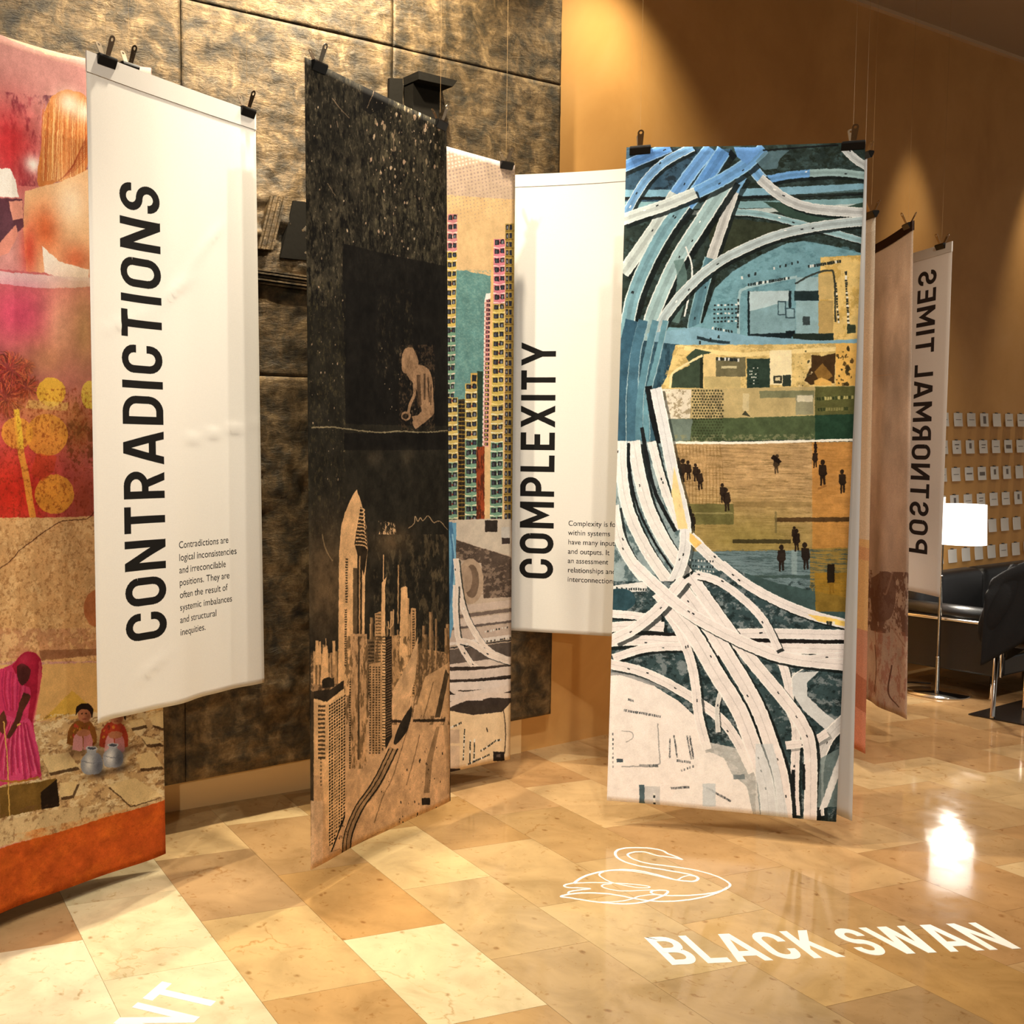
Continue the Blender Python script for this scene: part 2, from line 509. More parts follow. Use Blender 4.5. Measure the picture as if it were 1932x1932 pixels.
# ------------------------------------------------------------------ lettering: strokes of a narrow engineered sans
def arc(cx, cy, rx, ry, a0, a1, n=10):
    return [(cx + rx * math.cos(math.radians(a0 + (a1 - a0) * k / n)), cy + ry * math.sin(math.radians(a0 + (a1 - a0) * k / n))) for k in range(n + 1)]
ST = .165
def glyph(ch):
    """-> (width, list of stroke centre lines); straight two-point strokes run past the box and are clipped to it"""
    h = ST / 2
    lo, hi = h, 1 - h
    if ch == 'I':
        return ST, [[(h, -.1), (h, 1.1)]]
    if ch == 'O':
        w = .62
        r = .5 * w - h
        return w, [arc(w / 2, hi - r, r, r, 0, 180) + arc(w / 2, lo + r, r, r, 180, 360) + [(w - h, hi - r)]]
    if ch == 'C':
        w = .60
        r = .5 * w - h
        return w, [[(w - h, hi - r - .07)] + arc(w / 2, hi - r, r, r, 0, 180) + arc(w / 2, lo + r, r, r, 180, 360) + [(w - h, lo + r + .07)]]
    if ch == 'D':
        w = .61
        r = .26
        return w, [[(h, -.1), (h, 1.1)], [(h, hi), (w - h - r, hi)] + arc(w - h - r, hi - r, r, r, 90, 0) + arc(w - h - r, lo + r, r, r, 0, -90) + [(h, lo)]]
    if ch in 'PRB':
        w = .60 if ch != 'P' else .59
        m = .46 if ch != 'B' else .5
        r = (hi - m) / 2
        s = [[(h, -.1), (h, 1.1)], [(h, hi), (w - h - r, hi)] + arc(w - h - r, hi - r, r, r, 90, -90, 14) + [(h, m)]]
        if ch == 'R':
            s.append([(.30, .5), (w - .06, -.12)])
        if ch == 'B':
            r2 = (m - lo) / 2
            s.append([(h, m), (w - h - r2 + .01, m)] + arc(w - h - r2 + .01, lo + r2, r2, r2, 90, -90, 14) + [(h, lo)])
        return w, s
    if ch == 'N':
        w = .66
        return w, [[(h, -.1), (h, 1.1)], [(w - h, -.1), (w - h, 1.1)], [(h - .05, 1.1), (w - h + .05, -.1)]]
    if ch == 'M':
        w = .80
        return w, [[(h, -.1), (h, 1.1)], [(w - h, -.1), (w - h, 1.1)], [(h - .03, 1.08), (w / 2, .30), (w - h + .03, 1.08)]]
    if ch == 'W':
        w = .98
        return w, [[(h - .04, 1.1), (.28, -.1)], [(.25, -.1), (w / 2, 1.1)], [(w / 2, 1.1), (w - .25, -.1)], [(w - .28, -.1), (w - h + .04, 1.1)]]
    if ch == 'T':
        w = .58
        return w, [[(0, hi), (w, hi)], [(w / 2, -.1), (w / 2, 1.0)]]
    if ch == 'L':
        w = .50
        return w, [[(h, -.1), (h, 1.1)], [(h, lo), (w, lo)]]
    if ch == 'E':
        w = .53
        return w, [[(h, -.1), (h, 1.1)], [(h, lo), (w, lo)], [(h, hi), (w, hi)], [(h, .51), (w - .05, .51)]]
    if ch == 'A':
        w = .70
        return w, [[(h - .035, -.1), (w / 2 - .01, 1.1)], [(w - h + .035, -.1), (w / 2 + .01, 1.1)], [(.16, .27), (w - .16, .27)]]
    if ch == 'X':
        w = .64
        return w, [[(h - .05, -.1), (w - h + .05, 1.1)], [(h - .05, 1.1), (w - h + .05, -.1)]]
    if ch == 'Y':
        w = .66
        return w, [[(h - .06, 1.1), (w / 2, .40)], [(w - h + .06, 1.1), (w / 2, .40)], [(w / 2, -.1), (w / 2, .45)]]
    if ch == 'K':
        w = .64
        return w, [[(h, -.1), (h, 1.1)], [(h, .34), (w - h + .03, 1.12)], [(.27, .58), (w - h + .05, -.1)]]
    if ch == 'S':
        w = .57
        r = (hi - .5) / 2
        rx = w / 2 - h
        return w, [[(w - h, hi - r - .01)] + arc(w / 2, hi - r, rx, r, 0, 180, 12) + arc(w / 2, hi - r, rx, r, 180, 262, 6) + arc(w / 2, lo + r, rx, r, 82, 0, 6) + arc(w / 2, lo + r, rx, r, 0, -180, 12) + [(h, lo + r + .01)]]
    return .30, []
def clip_y(poly, lo=0.0, hi=1.0):
    for lim, sgn in ((lo, 1), (hi, -1)):
        out = []
        for k in range(len(poly)):
            a, b = poly[k - 1], poly[k]
            ia, ib = (a[1] - lim) * sgn >= -1e-9, (b[1] - lim) * sgn >= -1e-9
            if ia != ib:
                t = (lim - a[1]) / (b[1] - a[1])
                out.append((a[0] + (b[0] - a[0]) * t, lim))
            if ib:
                out.append(b)
        poly = out
        if not poly:
            return []
    return poly
def strip_quads(pts, w):
    pts = [np.array(p, float) for p in pts]
    pts = [q for i, q in enumerate(pts) if i == 0 or np.abs(q - pts[i - 1]).sum() > 1e-6]
    L, Rr = [], []
    for i, p in enumerate(pts):
        t0 = pts[i] - pts[i - 1] if i > 0 else pts[1] - pts[0]
        t1 = pts[i + 1] - pts[i] if i < len(pts) - 1 else pts[-1] - pts[-2]
        t0, t1 = t0 / (np.linalg.norm(t0) + 1e-9), t1 / (np.linalg.norm(t1) + 1e-9)
        n0, n1 = np.array([-t0[1], t0[0]]), np.array([-t1[1], t1[0]])
        m = n0 + n1
        m = m / (np.linalg.norm(m) + 1e-9)
        k = 1 / max(.45, m @ n1)
        ww = w[i] if hasattr(w, '__len__') else w
        L.append(p + m * ww / 2 * k)
        Rr.append(p - m * ww / 2 * k)
    return [(tuple(L[i]), tuple(L[i + 1]), tuple(Rr[i + 1]), tuple(Rr[i])) for i in range(len(pts) - 1)]
def text_polys(txt, gap=.165):
    """list of (char, polygons) in units of cap height, and the total width"""
    x, out = 0.0, []
    for ch in txt:
        if ch == ' ':
            x += .30
            continue
        w, strokes = glyph(ch)
        polys = []
        for s in strokes:
            for q in strip_quads(s, ST):
                c = clip_y(list(q))
                if len(c) > 2:
                    polys.append([(px_ + x, py_) for px_, py_ in c])
        out.append((ch, polys))
        x += w + gap
    return out, x - gap
_fcurve = bpy.data.curves.new('print_type', 'FONT')
def body_tris(line):
    _fcurve.body = line
    o = bpy.data.objects.new('print_type', _fcurve)
    col.objects.link(o)
    me = o.to_mesh()
    co = [(v.co.x, v.co.y) for v in me.vertices]
    tr = [[co[i] for i in p.vertices] for p in me.polygons]
    o.to_mesh_clear()
    bpy.data.objects.remove(o)
    return tr

# ------------------------------------------------------------------ painted cloth: prints drawn by code in banner coordinates
def noise_img(h, w, cell, octv, seed, stretch=1.0):
    y, x = np.mgrid[0:h, 0:w].astype(np.float32)
    return fbm2(x / cell + 3.3, y / (cell * stretch) + 7.7, seed, octv, .6)
def homography(src, dst):
    A = []
    for (x, y), (u, v) in zip(src, dst):
        A.append([x, y, 1, 0, 0, 0, -u * x, -u * y, -u])
        A.append([0, 0, 0, x, y, 1, -v * x, -v * y, -v])
    return np.linalg.svd(np.array(A))[2][-1].reshape(3, 3)
def smooth(pts, n=8):
    p = [np.array(q, float) for q in pts]
    if len(p) < 3:
        return p
    p = [2 * p[0] - p[1]] + p + [2 * p[-1] - p[-2]]
    out = []
    for i in range(1, len(p) - 2):
        for k in range(n):
            t = k / n
            out.append(.5 * (2 * p[i] + (p[i + 1] - p[i - 1]) * t + (2 * p[i - 1] - 5 * p[i] + 4 * p[i + 1] - p[i + 2]) * t * t + (3 * p[i] - p[i - 1] - 3 * p[i + 1] + p[i + 2]) * t ** 3))
    out.append(p[-2])
    return out
class Print:
    def __init__(self, corners3d, wpx, hpx, base):
        # corners TL, TR, BR, BL
        self.w, self.h = wpx, hpx
        self.img = np.empty((hpx, wpx, 3), np.float32)
        self.img[:] = np.array(base) / 255
        c0, c1, c2_, c3 = [np.asarray(c, float) for c in corners3d]
        self.ab = np.linalg.lstsq(np.stack([c1 - c0, c3 - c0], 1), c2_ - c0, rcond=None)[0]
        self.H = homography([px(c) for c in (c0, c1, c2_, c3)], [(0, 0), (1, 0), tuple(self.ab), (0, 1)])
        self.at(0, 0, 1)
    def at(self, ox, oy, s):
        self.o = (ox, oy, s)
        return self
    def t(self, p):
        x, y = self.o[0] + p[0] / self.o[2], self.o[1] + p[1] / self.o[2]
        q = self.H @ np.array([x, y, 1.0])
        a, b = q[0] / q[2], q[1] / q[2]
        u, v = a, b
        for _ in range(4):
            u = a / (1 + v * (self.ab[0] - 1))
            v = b / (1 + u * (self.ab[1] - 1))
        return np.array([u * self.w, v * self.h])
    def fill_tex(self, poly, c, a=1.0):
        P = np.array(poly, float)
        y0, y1 = max(0, int(math.floor(P[:, 1].min()))), min(self.h - 1, int(math.ceil(P[:, 1].max())))
        c = np.array(c, np.float32) / 255
        if P[:, 0].max() < 0 or P[:, 0].min() > self.w or y1 < y0:
            return
        if y1 - y0 < 14 and P[:, 0].max() - P[:, 0].min() < 14:
            return self.fill_small(P, c, a)
        x1, yy1 = P[:, 0], P[:, 1]
        x2, yy2 = np.roll(x1, -1), np.roll(yy1, -1)
        for y in range(y0, y1 + 1):
            yc = y + .5
            m = (yy1 <= yc) != (yy2 <= yc)
            if not m.any():
                continue
            xs = np.sort(x1[m] + (yc - yy1[m]) * (x2[m] - x1[m]) / (yy2[m] - yy1[m]))
            for k in range(0, len(xs) - 1, 2):
                i0, i1 = max(0, int(round(xs[k]))), min(self.w, int(round(xs[k + 1])))
                if i1 > i0:
                    if a >= 1:
                        self.img[y, i0:i1] = c
                    else:
                        self.img[y, i0:i1] = self.img[y, i0:i1] * (1 - a) + c * a
    def fill_small(self, P, c, a):
        x0, x1 = max(0, int(P[:, 0].min())), min(self.w, int(P[:, 0].max()) + 1)
        y0, y1 = max(0, int(P[:, 1].min())), min(self.h, int(P[:, 1].max()) + 1)
        if x1 <= x0 or y1 <= y0:
            return
        Y = (np.arange(y0, y1) + .5)[:, None, None]
        X = (np.arange(x0, x1) + .5)[None, :, None]
        ax, ay = P[:, 0], P[:, 1]
        bx, by = np.roll(ax, -1), np.roll(ay, -1)
        dy = np.where(by == ay, 1e-9, by - ay)
        hit = ((ay <= Y) != (by <= Y)) & (X < ax + (Y - ay) * (bx - ax) / dy)
        m = (hit.sum(2) % 2)[..., None] * a
        v = self.img[y0:y1, x0:x1]
        self.img[y0:y1, x0:x1] = v * (1 - m) + c * m
    def poly(self, pts, c, a=1.0, smoothed=False):
        if smoothed:
            pts = smooth(list(pts) + [pts[0]], 6)
        self.fill_tex([self.t(p) for p in pts], c, a)
    def rect(self, x0, y0, x1, y1, c, a=1.0):
        self.poly([(x0, y0), (x1, y0), (x1, y1), (x0, y1)], c, a)
    def line(self, pts, w, c, a=1.0, curve=True):
        q = smooth(pts) if curve else pts
        for s in strip_quads(q, w):
            self.fill_tex([self.t(p) for p in s], c, a)
    def road(self, pts, w, c, edge=(235, 235, 228), sh=.75, lane=True):
        q = smooth(pts)
        if sh:
            for s in strip_quads([p + np.array([.35 * w, .32 * w]) for p in q], w * 1.02):
                self.fill_tex([self.t(p) for p in s], (22, 28, 28), sh)
        if edge:
            for s in strip_quads(q, w * 1.1):
                self.fill_tex([self.t(p) for p in s], edge)
        for s in strip_quads(q, w * .92):
            self.fill_tex([self.t(p) for p in s], c)
        if lane:
            dk = tuple(v * .86 for v in c)
            for s in strip_quads(q, w * .34):
                self.fill_tex([self.t(p) for p in s], dk, .8)
        else:
            dk = tuple(v * .80 for v in c)
            for s in strip_quads(q, w * .05):
                self.fill_tex([self.t(p) for p in s], dk, .6)
        for k in range(max(1, len(q) // 9) if len(q) > 3 else 0):
            i = int(rng.integers(1, max(2, len(q) - 2)))
            d = q[i + 1] - q[i - 1]
            d = d / (np.linalg.norm(d) + 1e-6)
            nrm = np.array([-d[1], d[0]])
            ctr = q[i] + nrm * w * (rng.random() - .5) * .6
            cc = (30, 34, 36) if rng.random() < .7 else (250, 250, 246)
            self.poly([ctr - d * 9 - nrm * 4, ctr + d * 9 - nrm * 4, ctr + d * 9 + nrm * 4, ctr - d * 9 + nrm * 4], cc)
    def disc(self, x, y, r, c, a=1.0, ry=None):
        ry = ry or r
        self.poly([(x + r * math.cos(k * math.pi / 16), y + ry * math.sin(k * math.pi / 16)) for k in range(32)], c, a)
    def glow(self, x, y, r, c, a=1.0, ry=None):
        ctr, e1, e2 = self.t((x, y)), self.t((x + r, y)), self.t((x, y + (ry or r)))
        rx_, ry_ = abs(e1[0] - ctr[0]) + 1, abs(e2[1] - ctr[1]) + 1
        x0, x1 = max(0, int(ctr[0] - 2.6 * rx_)), min(self.w, int(ctr[0] + 2.6 * rx_))
        y0, y1 = max(0, int(ctr[1] - 2.6 * ry_)), min(self.h, int(ctr[1] + 2.6 * ry_))
        if x1 <= x0 or y1 <= y0:
            return
        gx = np.exp(-((np.arange(x0, x1) - ctr[0]) / rx_) ** 2)
        gy = np.exp(-((np.arange(y0, y1) - ctr[1]) / ry_) ** 2)
        m = (a * gy[:, None] * gx[None, :])[..., None].astype(np.float32)
        v = self.img[y0:y1, x0:x1]
        self.img[y0:y1, x0:x1] = v * (1 - m) + np.array(c, np.float32) / 255 * m
    def mask_noise(self, pts, c, thr, cell, seed, a=1.0, stretch=1.0, soft=.08):
        T = np.array([self.t(p) for p in pts])
        x0, x1 = max(0, int(T[:, 0].min())), min(self.w, int(T[:, 0].max()) + 1)
        y0, y1 = max(0, int(T[:, 1].min())), min(self.h, int(T[:, 1].max()) + 1)
        if x1 <= x0 or y1 <= y0:
            return
        y, x = np.mgrid[y0:y1, x0:x1].astype(np.float32)
        n = fbm2(x / cell + 3.3, y / (cell * stretch) + 7.7, seed, 5, .74)
        m = np.clip((n - thr) / (soft * 2.2), 0, 1) * a
        P1, P2 = T, np.roll(T, -1, 0)
        c = np.array(c, np.float32) / 255
        for k in range(y1 - y0):
            yc = y0 + k + .5
            s = (P1[:, 1] <= yc) != (P2[:, 1] <= yc)
            if not s.any():
                continue
            xs = np.sort(P1[s, 0] + (yc - P1[s, 1]) * (P2[s, 0] - P1[s, 0]) / (P2[s, 1] - P1[s, 1]))
            for q in range(0, len(xs) - 1, 2):
                i0, i1 = max(x0, int(round(xs[q]))), min(x1, int(round(xs[q + 1])))
                if i1 > i0:
                    mm = m[k, i0 - x0:i1 - x0, None]
                    self.img[y0 + k, i0:i1] = self.img[y0 + k, i0:i1] * (1 - mm) + c * mm
    def flecks(self, n, x0, y0, x1, y1, size, cols, a=.8, aspect=2.5):
        for _ in range(n):
            x, y = x0 + (x1 - x0) * rng.random(), y0 + (y1 - y0) * rng.random()
            r = size * (.3 + rng.random() ** 2)
            c = cols[int(rng.integers(len(cols)))]
            pts = [(x + r * math.cos(t) * (.6 + .6 * rng.random()), y + aspect * r * math.sin(t) * (.6 + .6 * rng.random())) for t in np.linspace(0, 6.28, 8)[:-1]]
            self.poly(pts, c, a)
    def cars(self, x0, y0, x1, y1, n, s=8, cols=((34, 40, 40), (34, 40, 40), (230, 230, 224)), L=1.6):
        for k in range(n):
            t = (k + .2 * rng.random()) / max(1, n - 1)
            x, y = x0 + (x1 - x0) * t, y0 + (y1 - y0) * t
            c = cols[int(rng.integers(len(cols)))]
            self.rect(x - s / 2, y - s * L / 2, x + s / 2, y + s * L / 2, c, .9)
    def person(self, x, y, h, c, a=1.0, lean=0.0):
        w = h * .26
        self.disc(x + lean * .5, y - h * .90, h * .085, c, a, h * .10)
        self.poly([(x - w * .5 + lean * .3, y - h * .80), (x + w * .5 + lean * .3, y - h * .80), (x + w * .62, y - h * .45), (x + w * .36, y - h * .36), (x - w * .36, y - h * .36), (x - w * .62, y - h * .45)], c, a)
        self.poly([(x - w * .36, y - h * .40), (x + w * .02, y - h * .40), (x - w * .10, y), (x - w * .34, y - h * .02)], c, a)
        self.poly([(x - w * .02, y - h * .40), (x + w * .36, y - h * .40), (x + w * .42, y - h * .05), (x + w * .14, y - h * .04)], c, a)
    def heading(self, txt, u_base, u_cap, v0, v1, c):
        """letters running up the cloth, v0 start (bottom) to v1 end (top), all in 0..1 banner coordinates"""
        lt, W = text_polys(txt)
        for ch, polys in lt:
            for p in polys:
                self.fill_tex([((u_base + (u_cap - u_base) * y) * self.w, (v0 + (v1 - v0) * x / W) * self.h) for x, y in p], c)
    def body(self, lines, x, y, dx, xs, ys, c):
        """text lines; first baseline at photo pixel (x, y), scale factors in texture pixels"""
        p = self.t((x, y))
        for k, ln in enumerate(lines):
            for tri in body_tris(ln):
                self.fill_tex([(p[0] + a_ * xs, p[1] + k * dx - b_ * ys) for a_, b_ in tri], c)
    def done(self, name, grain=.05, seed=1, photo=False, amp=.20):
        if photo:
            y, x = np.mgrid[0:self.h:2, 0:self.w:2].astype(np.float32)
            up = lambda f: np.repeat(np.repeat(f, 2, 0), 2, 1)[:self.h, :self.w]
            wx = up(fbm2(x / 12, y / 12, 101, 2, .7) * 2.4)
            wy = up(fbm2(x / 12 + 31, y / 12 + 17, 102, 2, .7) * 2.4)
            lum = up(fbm2(x / 40, y / 40, 103, 5, .72))[..., None]
            xi = np.clip(np.arange(self.w, dtype=np.float32)[None, :] + wx, 0, self.w - 1).astype(np.int32)
            yi = np.clip(np.arange(self.h, dtype=np.float32)[:, None] + wy, 0, self.h - 1).astype(np.int32)
            im0 = self.img[yi, xi]
            im0[1:-1, 1:-1] = im0[1:-1, 1:-1] * .4 + (im0[:-2, 1:-1] + im0[2:, 1:-1] + im0[1:-1, :-2] + im0[1:-1, 2:]) * .15
            br_ = im0.mean(2, keepdims=True)
            self.img = im0 * (1 + amp * lum * (1 - .85 * br_)) + .015 * lum * (1 - br_)
        g = rng.normal(0, grain, (self.h, self.w, 1)).astype(np.float32)
        self.img *= 1 + g
        weave = 1 + .02 * np.sin(np.arange(self.h) * 2.1)[:, None, None]
        self.img = np.clip(self.img * weave, 0, 1)
        im = bpy.data.images.new(name, self.w, self.h)
        im.colorspace_settings.name = 'sRGB'
        buf = np.ones((self.h, self.w, 4), np.float32)
        buf[..., :3] = self.img[::-1]
        im.pixels.foreach_set(buf.ravel())
        im.update()
        im.pack()
        return im
def cloth_mat(name, im=None, rgb=(240, 234, 224), trans=.18, gain=.9):
    m, nt, p = mat_new(name)
    out = nt.nodes['Material Output']
    p.inputs['Roughness'].default_value = .92
    p.inputs['Specular IOR Level'].default_value = .12
    if im is not None:
        tx = N(nt, 'ShaderNodeTexImage')
        tx.image = im
        tx.extension = 'EXTEND'
        cs = mixrgb(nt, 'MULTIPLY', 1.0, tx.outputs['Color'], (gain, gain, gain, 1))
    else:
        tc0 = N(nt, 'ShaderNodeTexCoord')
        cs = mixrgb(nt, 'MULTIPLY', 1.0, srgb(*rgb), ramp(nt, noise(nt, tc0.outputs['UV'], 6, 4), [(.3, (.94, .94, .94, 1)), (.7, (1, 1, 1, 1))]).outputs[0])
    nt.links.new(cs, p.inputs['Base Color'])
    tc = N(nt, 'ShaderNodeTexCoord')
    mp = N(nt, 'ShaderNodeMapping')
    mp.inputs['Scale'].default_value = (260, 700, 1)
    nt.links.new(tc.outputs['UV'], mp.inputs['Vector'])
    b = N(nt, 'ShaderNodeBump')
    b.inputs['Strength'].default_value = .12
    b.inputs['Distance'].default_value = .001
    nt.links.new(noise(nt, mp.outputs[0], 1.0, 2), b.inputs['Height'])
    nt.links.new(b.outputs['Normal'], p.inputs['Normal'])
    tr = N(nt, 'ShaderNodeBsdfTranslucent')
    nt.links.new(cs, tr.inputs['Color'])
    mx = N(nt, 'ShaderNodeMixShader')
    mx.inputs[0].default_value = trans
    nt.links.new(p.outputs[0], mx.inputs[1])
    nt.links.new(tr.outputs[0], mx.inputs[2])
    nt.links.new(mx.outputs[0], out.inputs['Surface'])
    return m
class Banner:
    """a hung rectangle of cloth; corners TL, TR, BR, BL in metres"""
    def __init__(self, TL_, TR_, BR_, BL_, amp=.006, waves=1.3, phase=0.0, sag=.004, creases=()):
        self.c = [np.array(q, float) for q in (TL_, TR_, BR_, BL_)]
        d = self.c[1] - self.c[0]
        self.n = np.array([d[1], -d[0], 0.0])
        self.n /= np.linalg.norm(self.n)
        self.amp, self.waves, self.ph, self.sag, self.creases = amp, waves, phase, sag, creases
        self.w = np.linalg.norm(d[:2])
        self.h = np.linalg.norm(self.c[0] - self.c[3])
    def point(self, u, v, off=0.0):
        a = self.c[0] * (1 - u) + self.c[1] * u
        b = self.c[3] * (1 - u) + self.c[2] * u
        p = a * (1 - v) + b * v
        k = min(1, v * 4)
        d = self.amp * (.25 + .75 * v) * k * (math.sin(2 * math.pi * (self.waves * u + .15 * v) + self.ph) + .4 * math.sin(2 * math.pi * (2.3 * self.waves * u - .3 * v) + 2 * self.ph))
        for (u0, v0, u1, v1, am, wd) in self.creases:
            du, dv = (u1 - u0) * self.w, (v1 - v0) * self.h
            L = math.hypot(du, dv)
            x, y = (u - u0) * self.w, (v - v0) * self.h
            s = (x * du + y * dv) / L
            q = abs(-x * dv + y * du) / L
            if -.05 < s < L + .05:
                d += am * math.exp(-(q / wd) ** 2) * max(0, min(1, s / .1, (L - s) / .1))
        p = p + self.n * (d + off)
        p[2] -= self.sag * math.sin(math.pi * u) * (1 - v)
        return p
    def build(self, name, mat, label, group='hanging fabric banners', nx=40, ny=110):
        root = thing(name, (float((self.c[2][0] + self.c[3][0]) / 2), float((self.c[2][1] + self.c[3][1]) / 2), float(min(self.c[2][2], self.c[3][2]))), label, 'banner', group)
        o3 = np.array(root.location)
        V = [self.point(i / nx, j / ny) - o3 for j in range(ny + 1) for i in range(nx + 1)]
        F = [(j * (nx + 1) + i, (j + 1) * (nx + 1) + i, (j + 1) * (nx + 1) + i + 1, j * (nx + 1) + i + 1) for j in range(ny) for i in range(nx)]
        o = mesh_obj('printed_cloth', V, F, mat, root, True)
        uv = o.data.uv_layers.new(name='UVMap')
        li = np.empty(len(o.data.loops), np.int32)
        o.data.loops.foreach_get('vertex_index', li)
        U = np.stack([(li % (nx + 1)) / nx, 1 - (li // (nx + 1)) / ny], 1).astype(np.float32)
        uv.data.foreach_set('uv', U.ravel())
        md = o.modifiers.new('thickness', 'SOLIDIFY')
        md.thickness = .0016
        md.offset = 0
        self.root, self.o3, self.cloth = root, o3, o
        return root
    def hem(self, v0, v1, mat, off=.004, name='top_hem', tilt=0.0):
        nx = 30
        V, F = [], []
        for i in range(nx + 1):
            for v, f in ((v0, off), (v1, off + tilt)):
                V.append(self.point(i / nx, v, f) - self.o3)
                V.append(self.point(i / nx, v, -f) - self.o3)
        for i in range(nx):
            k = 4 * i
            F += [(k, k + 2, k + 6, k + 4), (k + 1, k + 5, k + 7, k + 3), (k, k + 4, k + 5, k + 1), (k + 2, k + 3, k + 7, k + 6)]
        F += [(0, 1, 3, 2), (4 * nx, 4 * nx + 2, 4 * nx + 3, 4 * nx + 1)]
        return mesh_obj(name, V, F, mat, self.cloth, False)
def corners_from(bl, br, tl, tr, zb):
    """bottom corners at height zb; the top corners are read on the vertical plane through them"""
    BL_, BR_ = atz(*bl, zb), atz(*br, zb)
    d = BR_ - BL_
    n = np.array([d[1], -d[0], 0.0])
    return atplane(*tl, BL_, n), atplane(*tr, BL_, n), BR_, BL_

# ------------------------------------------------------------------ the hanging banners
WHITE_T = (246, 240, 230)
INKC = (30, 28, 26)
def uv_of(P, x, y):
    q = P.at(0, 0, 1).t((x, y))
    return q[0] / P.w, q[1] / P.h
def extend(a, b, k):
    return a + (b - a) * k

# --- A: collage in reds, cut by the left edge of the photograph
tl, tr, br, bl = corners_from((0, 1725), (309, 1609), (0, 52), (285, 128), .06)
k = 1.36
A = Banner(extend(tr, tl, k), tr, br, extend(br, bl, k), amp=.010, waves=1.1, phase=.6, sag=.03)
P = Print(A.c, 800, 2300, (214, 160, 148))
P.at(0, 0, 3.864)
P.poly([(-1200, -500), (700, -500), (700, 480), (610, 380), (350, 330), (0, 200), (-1200, -200)], (240, 190, 160))
P.poly([(-1200, 0), (0, 262), (250, 330), (620, 440), (640, 1950), (-1200, 1950)], (206, 148, 142))
P.mask_noise([(-1200, 560), (650, 640), (650, 1300), (-1200, 1300)], (96, 50, 66), -.05, 24, 21, .8, 1.6, .25)
P.mask_noise([(-1200, 640), (420, 640), (300, 1300), (-1200, 1300)], (140, 60, 74), -.02, 60, 22, .7, 1.4, .3)
P.glow(60, 1000, 230, (206, 52, 58), .95, 330)
P.glow(240, 1140, 62, (255, 246, 240), 1.0)
P.poly([(370, 640), (440, 598), (520, 596), (640, 690), (640, 1150), (560, 1240), (430, 1262), (275, 1290), (300, 1000), (325, 750)], (206, 128, 66), 1, True)
for i in range(150):
    x = 300 + 330 * rng.random()
    y0 = 640 + 250 * rng.random()
    c = [(240, 190, 120), (170, 84, 40), (250, 214, 150), (190, 100, 54)][int(rng.integers(4))]
    P.line([(x, y0), (x - 8, y0 + 200), (x - 20 * rng.random(), 1235 + 30 * rng.random())], 3 + 4 * rng.random(), c, .55)
P.glow(500, 690, 90, (255, 236, 214), .9)
P.glow(620, 760, 70, (255, 244, 226), .8)
for i in range(9):
    P.line([(430 + 10 * i, 1250 - 6 * i), (540 + 6 * i, 1190 - 20 * i), (640, 1080 - 20 * i)], 5, (150, 60, 30), .6)
P.poly([(180, 1340), (300, 1300), (430, 1268), (650, 1180), (660, 1960), (430, 1880), (300, 1740), (340, 1960), (190, 1960), (165, 1600)], (238, 196, 148), 1)
P.glow(330, 1620, 110, (206, 92, 48), .85, 190)
P.glow(560, 1850, 120, (196, 78, 44), .8, 120)
P.glow(210, 1780, 60, (200, 60, 44), .8, 200)
P.glow(520, 1420, 110, (252, 232, 204), .8, 160)
P.poly([(305, 1740), (430, 1850), (650, 1920), (650, 2000), (330, 2000)], (246, 240, 228))
P.poly([(-800, 1180), (70, 1180), (110, 1260), (135, 1390), (-800, 1400)], (250, 244, 236))
P.poly([(-800, 1400), (160, 1400), (170, 1600), (60, 1720), (-800, 1900)], (60, 30, 48), .75)
P.poly([(60, 1420), (160, 1410), (165, 1540), (90, 1560)], (232, 160, 140))
P.poly([(0, 1720), (110, 1590), (130, 1660), (60, 1800), (-300, 1950)], (226, 150, 132))
P.at(0, 480, 3.716)
P.poly([(-1200, 0), (310, 80), (640, 170), (660, 1830), (-1200, 1850)], (190, 104, 104))
P.poly([(-1200, 20), (310, 95), (640, 120), (640, 185), (300, 190), (-1200, 80)], (226, 214, 214), .9)
P.glow(140, 380, 300, (206, 74, 106), .9, 220)
P.glow(430, 470, 130, (232, 176, 140), .8, 330)
P.glow(600, 500, 120, (176, 136, 88), .9, 420)
P.glow(300, 760, 260, (150, 84, 88), .7, 130)
P.glow(80, 1650, 420, (208, 50, 34), 1.0, 420)
P.glow(600, 1700, 110, (158, 70, 44), .8, 240)
P.glow(560, 1200, 130, (142, 88, 40), .9, 180)
P.mask_noise([(470, 950), (660, 950), (660, 1500), (470, 1400)], (92, 50, 22), .0, 18, 23, .6)
for cx_, cy_, r_, n_ in ((70, 770, 150, 240), (190, 890, 105, 170), (40, 970, 150, 200), (190, 740, 62, 60)):
    P.glow(cx_, cy_, r_ * .7, (110, 30, 30), .75)
    for i in range(n_):
        t = 6.283 * rng.random()
        k_ = rng.random() ** .5
        c = [(80, 30, 24), (150, 34, 36), (206, 76, 56), (64, 28, 20), (230, 120, 70)][int(rng.integers(5))]
        x0_, y0_ = cx_ + r_ * .5 * k_ * math.cos(t), cy_ + r_ * .5 * k_ * math.sin(t)
        P.line([(x0_, y0_), (x0_ + r_ * .3 * math.cos(t + .3), y0_ + r_ * .3 * math.sin(t + .3)), (x0_ + r_ * .5 * math.cos(t), y0_ + r_ * .5 * math.sin(t) + 12)], 3 + 3 * rng.random(), c, .55)
P.glow(330, 700, 180, (226, 170, 110), .55, 150)
P.glow(300, 1050, 240, (236, 176, 90), .6, 120)
P.disc(360, 925, 104, (250, 206, 60), .75)
P.disc(635, 950, 60, (226, 206, 70), .7, 100)
P.poly([(200, 980), (480, 1000), (480, 1060), (180, 1040)], (236, 200, 110), .6)
